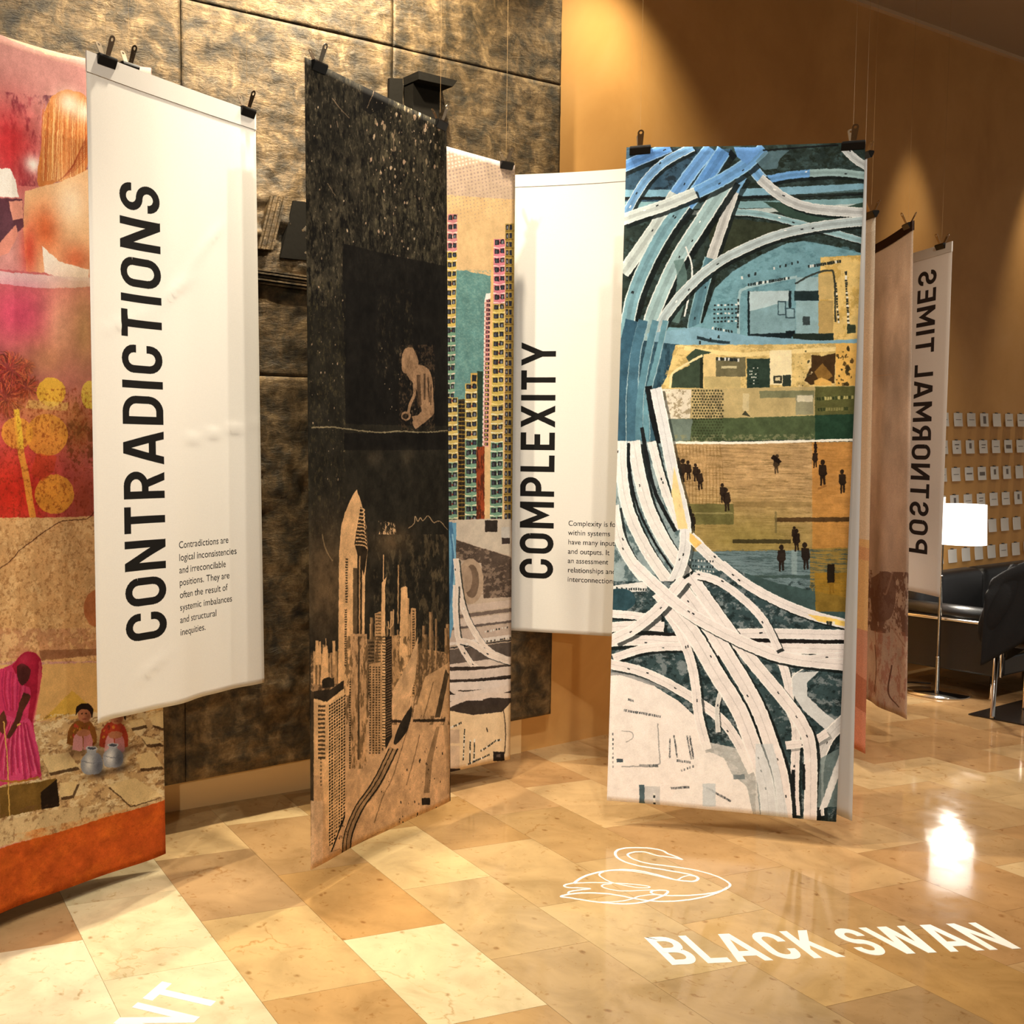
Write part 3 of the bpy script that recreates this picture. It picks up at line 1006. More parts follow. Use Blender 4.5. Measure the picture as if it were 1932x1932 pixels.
for cx_, cy_, r_, a_ in ((120, 1220, 112, .75), (330, 1230, 150, .75), (385, 1650, 140, .85)):
    P.disc(cx_, cy_, r_, (236, 168, 60), a_)
P.line([(115, 1050), (140, 1300), (190, 1560), (235, 1840)], 46, (240, 176, 66), .8)
P.line([(115, 1050), (140, 1200), (150, 1330)], 34, (246, 206, 70), .8)
P.poly([(260, 1360), (400, 1380), (380, 1480), (300, 1560), (215, 1500)], (200, 70, 36), .6)
P.mask_noise([(-1200, 900), (660, 900), (660, 1830), (-1200, 1850)], (120, 44, 20), .22, 7, 24, .5)
P.at(0, 960, 2.541)
P.poly([(-900, 40), (470, 18), (470, 720), (-900, 720)], (226, 178, 120))
P.poly([(-900, 560), (470, 560), (470, 700), (-900, 720)], (208, 150, 110), .7)
P.mask_noise([(-900, 40), (800, 18), (800, 1000), (-900, 1000)], (250, 208, 148), .08, 26, 25, .7)
P.mask_noise([(-900, 40), (800, 18), (800, 1000), (-900, 1000)], (170, 118, 70), .2, 8, 26, .6)
P.line([(-300, 420), (0, 272), (100, 180), (150, 140), (230, 80), (300, 40), (420, 30), (460, -8)], 4, (80, 40, 24), .9)
P.disc(470, 465, 64, (196, 112, 66), .8, 90)
P.poly([(190, 665), (480, 660), (480, 690), (200, 715)], (142, 92, 62), .7)
P.poly([(-900, 760), (800, 720), (800, 1000), (200, 1010), (-900, 1030)], (230, 186, 120))
P.poly([(210, 1000), (350, 860), (460, 960)], (224, 182, 74), .8)
P.poly([(-900, 1020), (180, 1015), (800, 960), (800, 1400), (-900, 1650)], (206, 172, 124))
P.mask_noise([(-900, 1010), (800, 960), (800, 1420), (-900, 1650)], (110, 78, 52), .16, 22, 27, .6, .6, .12)
P.mask_noise([(-900, 1010), (800, 960), (800, 1420), (-900, 1650)], (240, 220, 176), .06, 34, 28, .85, .5, .05)
for st in ([(610, 1010), (670, 1000), (690, 1030), (620, 1045)], [(660, 1080), (740, 1100), (776, 1120), (690, 1125)], [(700, 985), (778, 965), (778, 1050), (720, 1030)], [(515, 1320), (640, 1285), (770, 1375), (620, 1420)],
           [(640, 1170), (720, 1160), (770, 1230), (660, 1240)], [(200, 1180), (330, 1160), (380, 1230), (240, 1260)], [(290, 1310), (380, 1300), (350, 1370), (290, 1380)]):
    P.poly([(x + 6, y + 14) for x, y in st], (70, 48, 30), .8)
    P.poly(st, (232, 206, 154))
P.poly([(0, 1330), (170, 1310), (270, 1285), (290, 1420), (150, 1450), (0, 1480)], (120, 90, 40))
P.poly([(200, 1355), (275, 1290), (290, 1420), (205, 1440)], (40, 28, 18))
# the stooping woman in pink, two seated children, two metal water jars
def woman(c1, c2, c3, c4):
    P.poly([(-140, 820), (-20, 770), (60, 735), (110, 690), (160, 675), (200, 715), (203, 790), (185, 900), (165, 1010), (180, 1120), (198, 1240), (190, 1285), (60, 1310), (-180, 1310)], c1, 1, True)
    P.poly([(60, 745), (110, 690), (160, 675), (198, 712), (203, 790), (180, 930), (163, 1010), (140, 1000), (150, 860), (110, 830)], c2, 1, True)
    P.poly([(-60, 1010), (40, 985), (100, 1010), (150, 1010), (195, 1250), (60, 1306), (-120, 1305)], c4, 1, True)
    for i in range(34):
        x = -60 + 8 * i
        c = [c3, c1, (236, 120, 160), c2][i % 4]
        P.line([(30 + i * 3.2, 1015), (x * .8 + 10, 1150), (x, 1240 + 60 * rng.random())], 5 + 5 * rng.random(), c, .55)
    for i in range(10):
        P.line([(20 + 12 * i, 760 + 4 * i), (10 + 13 * i, 850), (30 + 9 * i, 960)], 6, [c3, c2, (232, 96, 140)][i % 3], .5)
    P.disc(140, 738, 58, c2, 1, 64)
    P.poly([(86, 742), (112, 730), (150, 760), (140, 810), (108, 836), (88, 800)], (72, 32, 30), 1, True)
    P.glow(120, 706, 26, (216, 66, 96), .6)
    P.poly([(118, 870), (150, 890), (120, 960), (92, 1030), (52, 1092), (34, 1082), (72, 1010), (96, 930)], (84, 44, 32), 1, True)
    P.poly([(20, 960), (36, 1010), (20, 1070), (0, 1060), (-10, 1000)], (96, 52, 36), 1, True)
    P.line([(86, 1030), (104, 1022)], 8, (220, 180, 90))
    P.line([(20, 1010), (40, 1230), (50, 1470)], 6, (222, 178, 96))
    P.line([(-20, 1296), (90, 1304), (190, 1282)], 9, (176, 116, 50))
    P.poly([(190, 900), (203, 800), (200, 720), (190, 716), (180, 900), (160, 1010), (172, 1020)], (236, 110, 120), .5)
woman((204, 58, 102), (158, 30, 56), (150, 28, 74), (214, 74, 122))
for cx_, cy_, s_, c_ in ((400, 1000, 1.0, (134, 84, 36)), (548, 1010, .9, (166, 62, 40))):
    P.glow(cx_ + 10, cy_ + 150, 90, (70, 46, 30), .6, 26)
    P.poly([(cx_ - 78 * s_, cy_ + 118), (cx_ - 70 * s_, cy_ + 60), (cx_ - 44 * s_, cy_ + 18), (cx_ - 10, cy_ + 6), (cx_ + 36 * s_, cy_ + 14), (cx_ + 60 * s_, cy_ + 56), (cx_ + 66 * s_, cy_ + 118), (cx_ + 30, cy_ + 132), (cx_ - 40, cy_ + 132)], c_, 1, True)
    P.flecks(26, cx_ - 60 * s_, cy_ + 20, cx_ + 55 * s_, cy_ + 120, 7, [(206, 150, 50), (90, 40, 26), (190, 60, 50)], .7, 1.6)
    P.poly([(cx_ - 52 * s_, cy_ + 150), (cx_ - 40 * s_, cy_ + 80), (cx_ - 8, cy_ + 70), (cx_ - 4, cy_ + 150)], (206, 146, 150), 1, True)
    P.poly([(cx_ + 4, cy_ + 150), (cx_ + 6, cy_ + 72), (cx_ + 40 * s_, cy_ + 78), (cx_ + 46 * s_, cy_ + 146)], (196, 128, 132), 1, True)
    P.poly([(cx_ - 34 * s_, cy_ + 62), (cx_ + 2, cy_ + 48), (cx_ + 36 * s_, cy_ + 60), (cx_ + 26, cy_ + 80), (cx_ - 20, cy_ + 84)], (178, 116, 84), 1, True)
    P.disc(cx_ + 8, cy_ - 22, 32 * s_, (188, 124, 90), 1, 42)
    P.glow(cx_ + 24, cy_ - 10, 16, (120, 70, 48), .6, 30)
    P.disc(cx_ - 3, cy_ - 26, 4, (50, 28, 20), 1)
    P.disc(cx_ + 17, cy_ - 26, 4, (50, 28, 20), 1)
    P.line([(cx_ - 2, cy_ + 2), (cx_ + 16, cy_ + 2)], 4, (130, 60, 52))
    P.poly([(cx_ - 34, cy_ - 14), (cx_ - 32, cy_ - 52), (cx_ - 8, cy_ - 74), (cx_ + 30, cy_ - 72), (cx_ + 50, cy_ - 46), (cx_ + 46, cy_ - 4), (cx_ + 36, cy_ - 30), (cx_ + 12, cy_ - 46), (cx_ - 16, cy_ - 40)], (38, 24, 18), 1, True)
for cx_, cy_, s_ in ((442, 1205, 1.0), (540, 1180, .86)):
    P.glow(cx_ + 34, cy_ + 60, 60, (70, 48, 30), .7, 14)
    P.poly([(cx_ - 26 * s_, cy_ - 40 * s_), (cx_ + 26 * s_, cy_ - 40 * s_), (cx_ + 50 * s_, cy_ - 6), (cx_ + 48 * s_, cy_ + 40 * s_), (cx_ + 28 * s_, cy_ + 62 * s_), (cx_ - 28 * s_, cy_ + 62 * s_), (cx_ - 48 * s_, cy_ + 40 * s_), (cx_ - 50 * s_, cy_ - 6)], (146, 152, 166), 1, True)
    P.rect(cx_ - 22 * s_, cy_ - 62 * s_, cx_ + 22 * s_, cy_ - 36 * s_, (156, 162, 176))
    P.glow(cx_ + 36 * s_, cy_ + 14, 20, (84, 88, 104), .8, 50)
    P.glow(cx_ - 14, cy_ + 6, 18, (240, 240, 240), .9, 40)
    P.disc(cx_, cy_ - 62 * s_, 28 * s_, (196, 198, 206), 1, 10)
    P.disc(cx_, cy_ - 62 * s_, 20 * s_, (70, 74, 88), 1, 6)
    P.line([(cx_ - 48 * s_, cy_), (cx_, cy_ + 8), (cx_ + 48 * s_, cy_)], 4, (110, 116, 132), .7)
P.poly([(-900, 1500), (0, 1490), (180, 1465), (300, 1430), (620, 1425), (785, 1375), (785, 1440), (500, 1480), (250, 1560), (0, 1620), (-900, 1800)], (216, 188, 142))
P.mask_noise([(-900, 1500), (785, 1375), (785, 1440), (250, 1560), (-900, 1800)], (120, 84, 52), .14, 16, 29, .55, 1.0, .14)
P.poly([(-900, 1800), (0, 1625), (250, 1560), (500, 1478), (800, 1385), (800, 1700), (0, 2050), (-900, 2400)], (190, 84, 30))
P.mask_noise([(-900, 1800), (800, 1385), (800, 1700), (-900, 2400)], (220, 112, 34), -.1, 90, 30, .6, .6, .5)
P.mask_noise([(-900, 1800), (800, 1385), (800, 1700), (-900, 2400)], (140, 58, 20), .22, 14, 31, .35, .5, .2)
A.build('photo_banner', cloth_mat('collage_print', P.done('collage_print', .05, photo=True)), 'printed banner with red collage, stooping woman in pink and orange base, leftmost')

# --- B: white banner CONTRADICTIONS
bt = [atz(162, 95, 2.80), atz(482, 212, 2.80)]
d = bt[1] - bt[0]
nB = np.array([d[1], -d[0], 0.0])
B = Banner(bt[0], bt[1], atplane(494, 1287, bt[0], nB), atplane(185, 1365, bt[0], nB), amp=.009, waves=1.7, phase=2.4, sag=.003,
           creases=((.80, .19, .36, .36, .004, .006), (.36, .36, .02, .41, .003, .006), (.62, .29, .40, .34, .003, .008), (.45, .57, 1.0, .535, .003, .006), (.42, .905, .18, .955, .004, .006)))
P = Print(B.c, 760, 1940, WHITE_T)
_, vs0 = uv_of(P, 275, 1207)
_, vs1 = uv_of(P, 262, 347)
ub, uc = (uv_of(P, 312, 1150)[0] + uv_of(P, 300, 400)[0]) / 2, (uv_of(P, 239, 1150)[0] + uv_of(P, 226, 400)[0]) / 2
P.heading('CONTRADICTIONS', ub, uc, vs0, vs1, INKC)
lines = ['Contradictions are', 'logical inconsistencies', 'and irreconcilable', 'positions. They are', 'often the result of', 'systemic imbalances', 'and structural', 'inequities.']
p0_, p1_ = P.t((333, 1034)), P.t((338, 1198))
w_ = P.t((448, 1042))[0] - P.t((333, 1060))[0]
wid = max(p[0] for t_ in body_tris(lines[1]) for p in t_)
P.body(lines, 333, 1034, (p1_[1] - p0_[1]) / 7, w_ / wid, (p1_[1] - p0_[1]) / 7 * .80, INKC)
B.build('text_banner', cloth_mat('contradictions_print', P.done('contradictions_print', .012), trans=.12), 'white cloth banner reading CONTRADICTIONS up its length')
B.hem(0.0, .030, HEM_CLOTH, .003)

# --- C: dark banner with skyline
tl, tr, br, bl = corners_from((584, 1640), (847, 1510), (575, 108), (842, 235), .10)
C_ = Banner(tl, tr, br, bl, amp=.006, waves=1.0, phase=1.2, sag=.004)
P = Print(C_.c, 860, 2400, (34, 31, 24))
P.at(560, 80, 4.025)
full = [(0, 0), (1300, 0), (1300, 2000), (0, 2000)]
P.mask_noise(full, (78, 70, 54), -.15, 60, 41, .8, 1.4, .5)
P.mask_noise(full, (112, 100, 78), .12, 9, 42, .7, 1.6, .3)
P.mask_noise([(500, 300), (1100, 450), (1100, 1700), (500, 1500)], (92, 84, 62), .0, 14, 43, .7, 2.0, .3)
P.mask_noise(full, (12, 11, 9), .10, 15, 44, .85, 1.8, .2)
P.poly([(500, 300), (700, 380), (690, 470), (560, 540), (500, 500)], (14, 12, 10), .8)
cl = [(206, 170, 138), (178, 148, 118), (150, 130, 100), (226, 196, 160)]
P.flecks(110, 520, 420, 1100, 1000, 9, cl, .8, 2.2)
P.flecks(80, 90, 350, 1120, 1700, 5, cl, .75, 2.0)
P.flecks(60, 600, 1000, 1100, 1650, 7, cl, .7, 1.8)
for pts_ in ([(590, 350), (560, 420), (530, 490)], [(265, 415), (330, 500), (400, 570)], [(745, 650), (735, 720), (735, 820)], [(960, 620), (955, 690)], [(230, 1065), (290, 1160)], [(300, 590), (312, 640)]):
    P.line(pts_, 6, (170, 142, 112), .6)
P.poly([(350, 1520), (560, 1570), (1140, 1700), (1140, 2100), (340, 2100)], (20, 18, 15), .88)
P.at(560, 540, 4.025)
P.poly([(350, -60), (1140, 60), (1140, 1060), (370, 1040)], (19, 17, 14), .93)
P.mask_noise([(80, -50), (370, -50), (370, 1900), (80, 1900)], (74, 66, 44), .14, 9, 45, .8, 1.6, .25)
P.mask_noise([(600, 60), (880, 0), (900, 700), (600, 700)], (72, 62, 44), .1, 12, 46, .8, 1.5, .4)
P.flecks(70, 90, 0, 360, 1500, 5, cl, .7, 1.8)
P.flecks(30, 620, 400, 900, 980, 5, cl, .6, 1.6)
# seated bowed figure
fc, fd = (150, 118, 88), (66, 50, 36)
P.poly([(850, 452), (885, 470), (915, 540), (920, 580), (905, 640), (870, 660), (815, 650), (800, 600), (802, 530), (820, 475)], fc, 1, True)
P.poly([(905, 580), (985, 620), (1020, 700), (1030, 860), (1034, 960), (990, 1010), (940, 1050), (900, 1078), (880, 1020), (940, 960), (930, 880), (900, 760), (850, 690), (840, 650)], fc, 1, True)
for x0_, y0_, x1_, y1_, w_ in ((920, 670, 930, 900, 26), (965, 660, 965, 860, 14), (990, 690, 1000, 880, 12), (1012, 740, 1010, 900, 8)):
    P.line([(x0_, y0_), (x1_, y1_)], w_, fd, .9, False)
P.line([(890, 700), (892, 810), (860, 900), (845, 980)], 20, fc)
P.disc(832, 980, 36, fc, 1, 34)
P.disc(828, 982, 22, (24, 20, 16), 1, 20)
P.line([(880, 1000), (925, 985), (950, 960)], 30, fc)
P.mask_noise([(780, 440), (1040, 440), (1040, 1090), (780, 1090)], (110, 84, 60), .12, 10, 47, .45)
P.line([(100, 1072), (280, 1068), (470, 1090), (640, 1104), (800, 1096), (960, 1106), (1140, 1094)], 10, (150, 136, 104), .8)
P.poly([(360, 1110), (1140, 1110), (1140, 1240), (360, 1240)], (16, 14, 12), .8)
P.glow(590, 1290, 70, (60, 52, 40), .8, 60)
P.glow(845, 1290, 40, (66, 58, 44), .8, 60)
P.at(560, 880, 4.39)
P.glow(250, 950, 260, (96, 76, 52), .9, 480)
P.glow(800, 620, 150, (104, 82, 56), .7, 110)
P.mask_noise([(640, 560), (1240, 560), (1240, 1500), (640, 1500)], (84, 72, 52), .06, 26, 48, .8, 1.8, .15)
P.mask_noise([(680, 440), (840, 470), (820, 560), (680, 560)], (216, 176, 130), .0, 20, 49, .9)
P.line([(925, 510), (970, 470), (980, 410), (1000, 450), (1020, 420), (1040, 445), (1080, 405), (1120, 460), (1170, 450), (1240, 525)], 7, (166, 138, 104), .9)
P.line([(200, 560), (230, 680), (290, 780)], 10, (150, 124, 88), .7)
sa, sb, sd = (214, 170, 120), (182, 142, 98), (48, 38, 26)
# foreground ground and far towers
P.poly([(100, 1560), (640, 1500), (1000, 1500), (1250, 1540), (1250, 3400), (100, 3400)], (160, 126, 90))
P.mask_noise([(100, 1540), (1250, 1540), (1250, 2100), (100, 2100)], (70, 54, 36), .04, 18, 50, .8)
for i in range(46):
    x = 110 + 1130 * rng.random()
    w = 14 + 26 * rng.random()
    y = 1180 + 300 * rng.random() if x > 600 else 1440 + 120 * rng.random()
    c = sa if rng.random() < .5 else sb
    P.rect(x, y, x + w, 1800, c, .75)
    P.rect(x + w * .6, y, x + w, 1800, sd, .5)
for x, y, w in ((140, 1440, 26), (170, 1445, 18), (290, 1440, 26), (225, 1480, 20)):
    P.rect(x, y, x + w, 1640, sa)
P.poly([(498, 190), (525, 260), (545, 330), (580, 500), (590, 690), (570, 900), (560, 1900), (340, 1900), (345, 1200), (350, 700), (370, 480), (400, 380), (450, 260)], sa)
P.poly([(480, 640), (530, 330), (548, 345), (580, 520), (588, 700), (560, 900)], sd)
for i in range(11):
    y = 345 + i * 30
    P.line([(525 - i * 4, y), (560, y + 8), (548 + i * 4, y + 30)], 11, sa)
P.rect(470, 840, 510, 1900, (92, 74, 52))
P.rect(505, 735, 545, 1900, (50, 40, 28))
P.rect(520, 740, 530, 1900, sb)
for y in range(760, 1120, 22):
    P.rect(404, y, 426, y + 13, sd, .85)
for y in range(1180, 1650, 20):
    P.rect(398, y, 418, y + 12, sd, .85)
P.poly([(180, 1800), (205, 1500), (225, 1490), (250, 1510), (258, 1800)], sa)
P.line([(230, 1420), (232, 1500)], 6, sa)
P.poly([(700, 1700), (705, 960), (748, 912), (735, 1000), (735, 1700)], sa)
P.line([(720, 730), (720, 940)], 8, sa, 1, False)
P.line([(846, 810), (842, 1300)], 10, sb, 1, False)
P.poly([(852, 1500), (868, 1000), (905, 985), (918, 1000), (930, 1900), (850, 1900)], sa)
P.rect(920, 1085, 932, 1800, sb)
P.rect(945, 1170, 985, 1900, sb)
for y in range(1190, 1880, 22):
    P.rect(958, y, 975, y + 12, sd, .8)
P.poly([(650, 1215), (700, 1195), (700, 2000), (640, 2000)], sb)
for y in range(1220, 1980, 26):
    P.rect(655, y, 700, y + 9, sd, .7)
P.rect(590, 1430, 650, 2000, (120, 96, 68))
for y in range(1450, 1900, 30):
    P.rect(596, y, 645, y + 16, sd, .75)
P.poly([(742, 1420), (770, 1380), (790, 2100), (742, 2300), (735, 1600)], (36, 28, 20))
P.poly([(790, 1400), (850, 1390), (860, 2000), (800, 2050)], sb)
P.line([(760, 1280), (770, 1340), (800, 1300), (806, 1180)], 10, sa, .8)
P.at(560, 1200, 4.2)
P.poly([(100, 480), (1200, 480), (1200, 2000), (100, 2000)], (190, 152, 112))
P.mask_noise([(380, 0), (1200, 0), (1200, 700), (380, 700)], (90, 70, 46), .08, 22, 51, .75, 1.6)
P.poly([(430, -20), (560, -20), (560, 1000), (430, 1060)], (186, 146, 104))
P.rect(490, 0, 505, 980, sd, .8)
P.mask_noise([(420, 0), (570, 0), (570, 1050), (420, 1050)], (96, 74, 48), .06, 16, 52, .8, 3)
for y in range(360, 1060, 20):
    P.rect(420, y, 434, y + 11, sd, .9)
P.poly([(575, 220), (680, 200), (680, 900), (600, 960)], (176, 138, 96))
for y in range(240, 930, 20):
    for x in (580, 605, 628, 650):
        P.rect(x, y, x + 14, y + 11, sd, .85)
P.poly([(680, 0), (705, 0), (705, 880), (680, 880)], (222, 180, 128))
for y in range(0, 870, 24):
    P.rect(680, y, 705, y + 10, sd, .8)
P.poly([(705, 0), (755, 0), (755, 800), (705, 900)], (40, 32, 24))
for y in range(20, 800, 20):
    P.line([(706, y + 20), (752, y)], 5, (150, 116, 80), .8, False)
P.poly([(760, 440), (890, 200), (960, 0), (940, 330), (880, 560), (900, 640), (760, 660)], (196, 158, 116))
P.poly([(930, 620), (1010, 320), (1200, 200), (1200, 640)], (188, 150, 108))
P.poly([(1110, 500), (1165, 260), (1195, 300), (1120, 640), (1080, 640)], (70, 56, 38))
for pts_ in ([(980, 340), (930, 520), (915, 640)], [(1070, 360), (1030, 520), (995, 650)], [(970, 780), (930, 960), (870, 1180)], [(885, 720), (760, 1120), (690, 1260), (620, 1480)]):
    P.line(pts_, 8, (110, 86, 60), .8)
P.line([(920, 668), (1160, 664)], 22, (44, 34, 24), .95, False)
P.line([(755, 672), (830, 676)], 22, (40, 30, 22), .95, False)
P.poly([(908, 550), (912, 600), (880, 740), (800, 850), (770, 845), (800, 740), (850, 640)], (40, 34, 26), 1, True)
P.poly([(1090, 720), (1115, 715), (1060, 1000), (1040, 1240), (1000, 1240), (1020, 980)], (120, 94, 66), .8)
P.rect(985, 1280, 1045, 1335, (40, 32, 24))
P.line([(1160, 700), (1180, 900), (1190, 1250)], 30, (150, 120, 86), .5)
P.line([(770, 890), (640, 1160), (520, 1340), (450, 1480), (410, 1600), (400, 1720)], 74, (140, 110, 78), .9)
for dx, w_ in ((-36, 9), (-6, 7), (32, 11)):
    P.line([(770 + dx, 890), (640 + dx, 1160), (520 + dx, 1340), (450 + dx, 1480), (410 + dx, 1600), (400 + dx, 1720)], w_, (28, 24, 18))
P.flecks(60, 640, 850, 1150, 1500, 5, [(24, 20, 16)], .9, 2.6)
P.flecks(30, 330, 1480, 420, 1620, 5, [(40, 32, 24)], .8, 1.8)
P.line([(250, 1710), (340, 1690), (400, 1720), (650, 1560), (900, 1510)], 6, (120, 90, 62), .6)
# the near tower: slab with rows of windows on two faces
P.poly([(120, 430), (260, 420), (375, 350), (378, 440), (230, 520), (120, 500)], (46, 38, 28))
P.poly([(120, 490), (230, 520), (378, 410), (378, 450), (230, 540), (120, 530)], (224, 184, 134))
P.disc(240, 360, 52, (44, 36, 26), 1, 34)
P.poly([(190, 345), (292, 330), (292, 400), (190, 410)], (44, 36, 26))
P.poly([(120, 520), (240, 545), (260, 1700), (230, 1640), (190, 1100), (120, 1100)], (206, 166, 120))
for y in range(545, 960, 34):
    P.rect(155, y, 215, y + 17, sd, .85)
for y in range(960, 1180, 30):
    P.rect(172, y, 186, y + 16, sd, .6)
P.poly([(240, 540), (376, 450), (386, 1400), (262, 1705), (235, 1500)], (214, 174, 126))
for k in range(46):
    y = 545 + k * 24.5
    for x in range(246, 380, 21):
        yy = y - (x - 246) * .62 + 4
        lim = 1400 + (385 - x) * 2.3
        if yy < lim - 12:
            P.poly([(x, yy), (x + 15, yy - 9), (x + 15, yy + 4), (x, yy + 14)], (34, 28, 20))
for x in (290, 316, 344):
    P.line([(x, 720), (x + 4, 1560)], 6, sa, .9, False)
P.poly([(262, 1705), (386, 1400), (386, 1440), (270, 1712)], (22, 18, 14))
P.poly([(95, 430), (120, 440), (120, 1300), (95, 1300)], (60, 48, 34))
P.poly([(100, 1300), (195, 1300), (195, 1860), (100, 1880)], (200, 170, 138), .6)
P.at(0, 0, 1)
C_.build('photo_banner', cloth_mat('skyline_print', P.done('skyline_print', .08, photo=True, amp=.34), gain=1.15), 'dark printed banner with bowed figure above sepia skyscrapers')

# --- D: banner with coloured apartment towers, partly behind C
tl, tr, br, bl = corners_from((845, 1458), (961, 1432), (845, 276), (971, 312), .10)
k = 2.25
D = Banner(extend(tr, tl, k), tr, br, extend(br, bl, k), amp=.004, waves=1.0, phase=.2, sag=.002)
P = Print(D.c, 820, 2400, (226, 190, 140))
P.at(830, 360, 5.682)
P.poly([(-2000, -900), (900, -900), (900, 100), (-2000, -100)], (206, 180, 156))
for r in range(22):
    for c in range(-4, 22):
        x, y = 40 + c * 37 + r * 4, -440 + r * 39 - c * 8
        P.disc(x, y, 14 - r * .5, (164, 142, 136) if r > 5 else (238, 226, 212), .8)
P.poly([(-2000, -520), (90, -480), (800, -280), (800, -225), (90, -420), (-2000, -470)], (188, 176, 178), .6)
P.poly([(-1500, 800), (180, 848), (290, 850), (380, 880), (460, 885), (520, 910), (545, 905), (560, 2600), (-1500, 2600)], (98, 142, 140))
P.mask_noise([(-1500, 800), (560, 848), (560, 2600), (-1500, 2600)], (128, 166, 158), .05, 9, 61, .7, .5)
P.line([(170, 1262), (320, 1275), (560, 1290)], 7, (80, 120, 118), .6)
def tower(x0, x1, y0, y1, step, wall, sill, win=((44, 40, 40), (70, 74, 84)), lean=0.0):
    ys = np.arange(y0, y1, step)
    for y in ys:
        f = (y - y0) / max(1, y1 - y0)
        c = wall(f)
        dx = lean * (y - y0)
        P.rect(x0 + dx, y, x1 + dx, y + step + 1, c)
        P.poly([(x0 + dx, y + step * .84), (x0 + dx + (x1 - x0) * .55, y + step * .96), (x1 + dx, y + step * .84), (x1 + dx, y + step), (x0 + dx, y + step)], sill)
        w = x1 - x0
        P.rect(x0 + dx + w * .10, y + step * .10, x0 + dx + w * .50, y + step * .62, win[0])
        P.rect(x0 + dx + w * .16, y + step * .22, x0 + dx + w * .34, y + step * .56, win[1])
        P.rect(x0 + dx + w * .60, y + step * .06, x0 + dx + w * .94, y + step * .55, win[0])
        P.rect(x0 + dx + w * .70, y + step * .2, x0 + dx + w * .86, y + step * .5, (126, 130, 140) if rng.random() < .5 else (60, 70, 90))
        P.rect(x0 + dx + w * .52, y + step * .3, x0 + dx + w * .60, y + step * .5, (150, 60, 60) if rng.random() < .4 else (210, 206, 190))
def hue(f):
    return (206, 124, 130) if f < .24 else ((206, 176, 92) if f < .62 else (118, 156, 128))
def hue2(f):
    return (204, 134, 138) if f < .18 else ((210, 182, 98) if f < .58 else (120, 158, 132))
tower(-120, 72, 160, 3560, 102, hue2, (240, 220, 200))
tower(80, 185, 245, 2210, 101, hue2, (250, 214, 200), lean=-.015)
tower(60, 190, 2210, 3560, 100, lambda f: (204, 178, 104) if f < .5 else (118, 156, 130), (240, 230, 190))
P.rect(196, 2230, 270, 3560, (72, 58, 34))
for y in range(2250, 3540, 46):
    P.rect(205, y, 232, y + 26, (34, 30, 28))
    P.rect(238, y, 264, y + 26, (40, 36, 34))
    P.rect(196, y + 30, 270, y + 36, (190, 152, 60))
tower(272, 402, 2060, 3560, 101, lambda f: (204, 178, 104) if f < .34 else (118, 158, 134), (240, 232, 200))
P.poly([(330, 1950), (408, 1950), (402, 2060), (330, 2060)], (216, 176, 96))
P.rect(345, 1970, 395, 2040, (44, 44, 48))
P.rect(402, 1930, 462, 2740, (44, 62, 48))
P.rect(395, 2740, 480, 3560, (150, 66, 34))
P.mask_noise([(395, 2740), (480, 2740), (480, 3560), (395, 3560)], (70, 34, 22), .0, 12, 62, .8, 3)
P.poly([(495, 1095), (545, 1095), (545, 1160), (480, 1165)], (250, 240, 236))
P.poly([(478, 1165), (545, 1150), (525, 2740), (462, 2740)], (226, 170, 160))
for y in range(1160, 2740, 48):
    dx = -(y - 1160) * .014
    P.rect(500 + dx, y, 540 + dx, y + 30, (60, 48, 54))
    P.rect(508 + dx, y + 5, 524 + dx, y + 24, (170, 90, 100) if y < 1800 else (210, 186, 90))
    P.rect(478 + dx, y, 490 + dx, y + 30, (250, 236, 226))
P.poly([(550, 510), (575, 500), (560, 2740), (520, 2740)], (234, 190, 128))
tower(574, 694, 515, 1210, 98, lambda f: (218, 134, 150), (250, 226, 224))
tower(566, 690, 1210, 2300, 98, lambda f: (206, 180, 96), (240, 220, 150), lean=-.012)
tower(548, 676, 2300, 3560, 99, lambda f: (202, 178, 108) if f < .24 else (118, 158, 134), (240, 240, 214), lean=-.010)
P.poly([(700, 352), (790, 352), (770, 3560), (690, 3560)], (166, 140, 72))
for y in range(362, 3560, 91):
    dx = -(y - 360) * .006
    P.rect(706 + dx, y, 734 + dx, y + 56, (50, 44, 46))
    P.rect(742 + dx, y, 770 + dx, y + 56, (40, 40, 52))
    P.rect(714 + dx, y + 16, 726 + dx, y + 44, (136, 140, 150))
    P.rect(700 + dx, y + 62, 786 + dx, y + 74, (120, 92, 34))
P.line([(795, 240), (790, 1800), (780, 3560)], 10, (236, 200, 110), .8, False)
# lower aerial part
P.at(560, 880, 4.39)
P.poly([(-900, 440), (1780, 440), (1780, 1900), (-900, 1900)], (196, 176, 156))
P.poly([(1310, 440), (1770, 430), (1770, 740), (1560, 680), (1320, 600)], (206, 192, 174))
P.rect(1560, 445, 1660, 540, (52, 44, 38))
P.rect(1690, 500, 1760, 610, (200, 194, 186))
P.rect(1695, 590, 1760, 640, (60, 50, 46))
P.poly([(1318, 605), (1770, 750), (1770, 1080), (1550, 1090), (1530, 800), (1320, 760)], (86, 72, 62))
P.mask_noise([(1318, 605), (1770, 750), (1770, 1080), (1550, 1090), (1320, 760)], (150, 128, 110), .08, 30, 63, .8, .5)
P.disc(1440, 950, 108, (180, 156, 132), 1, 190)
P.disc(1450, 950, 60, (110, 90, 74), .9, 140)
P.disc(1405, 930, 50, (170, 146, 124), .9, 110)
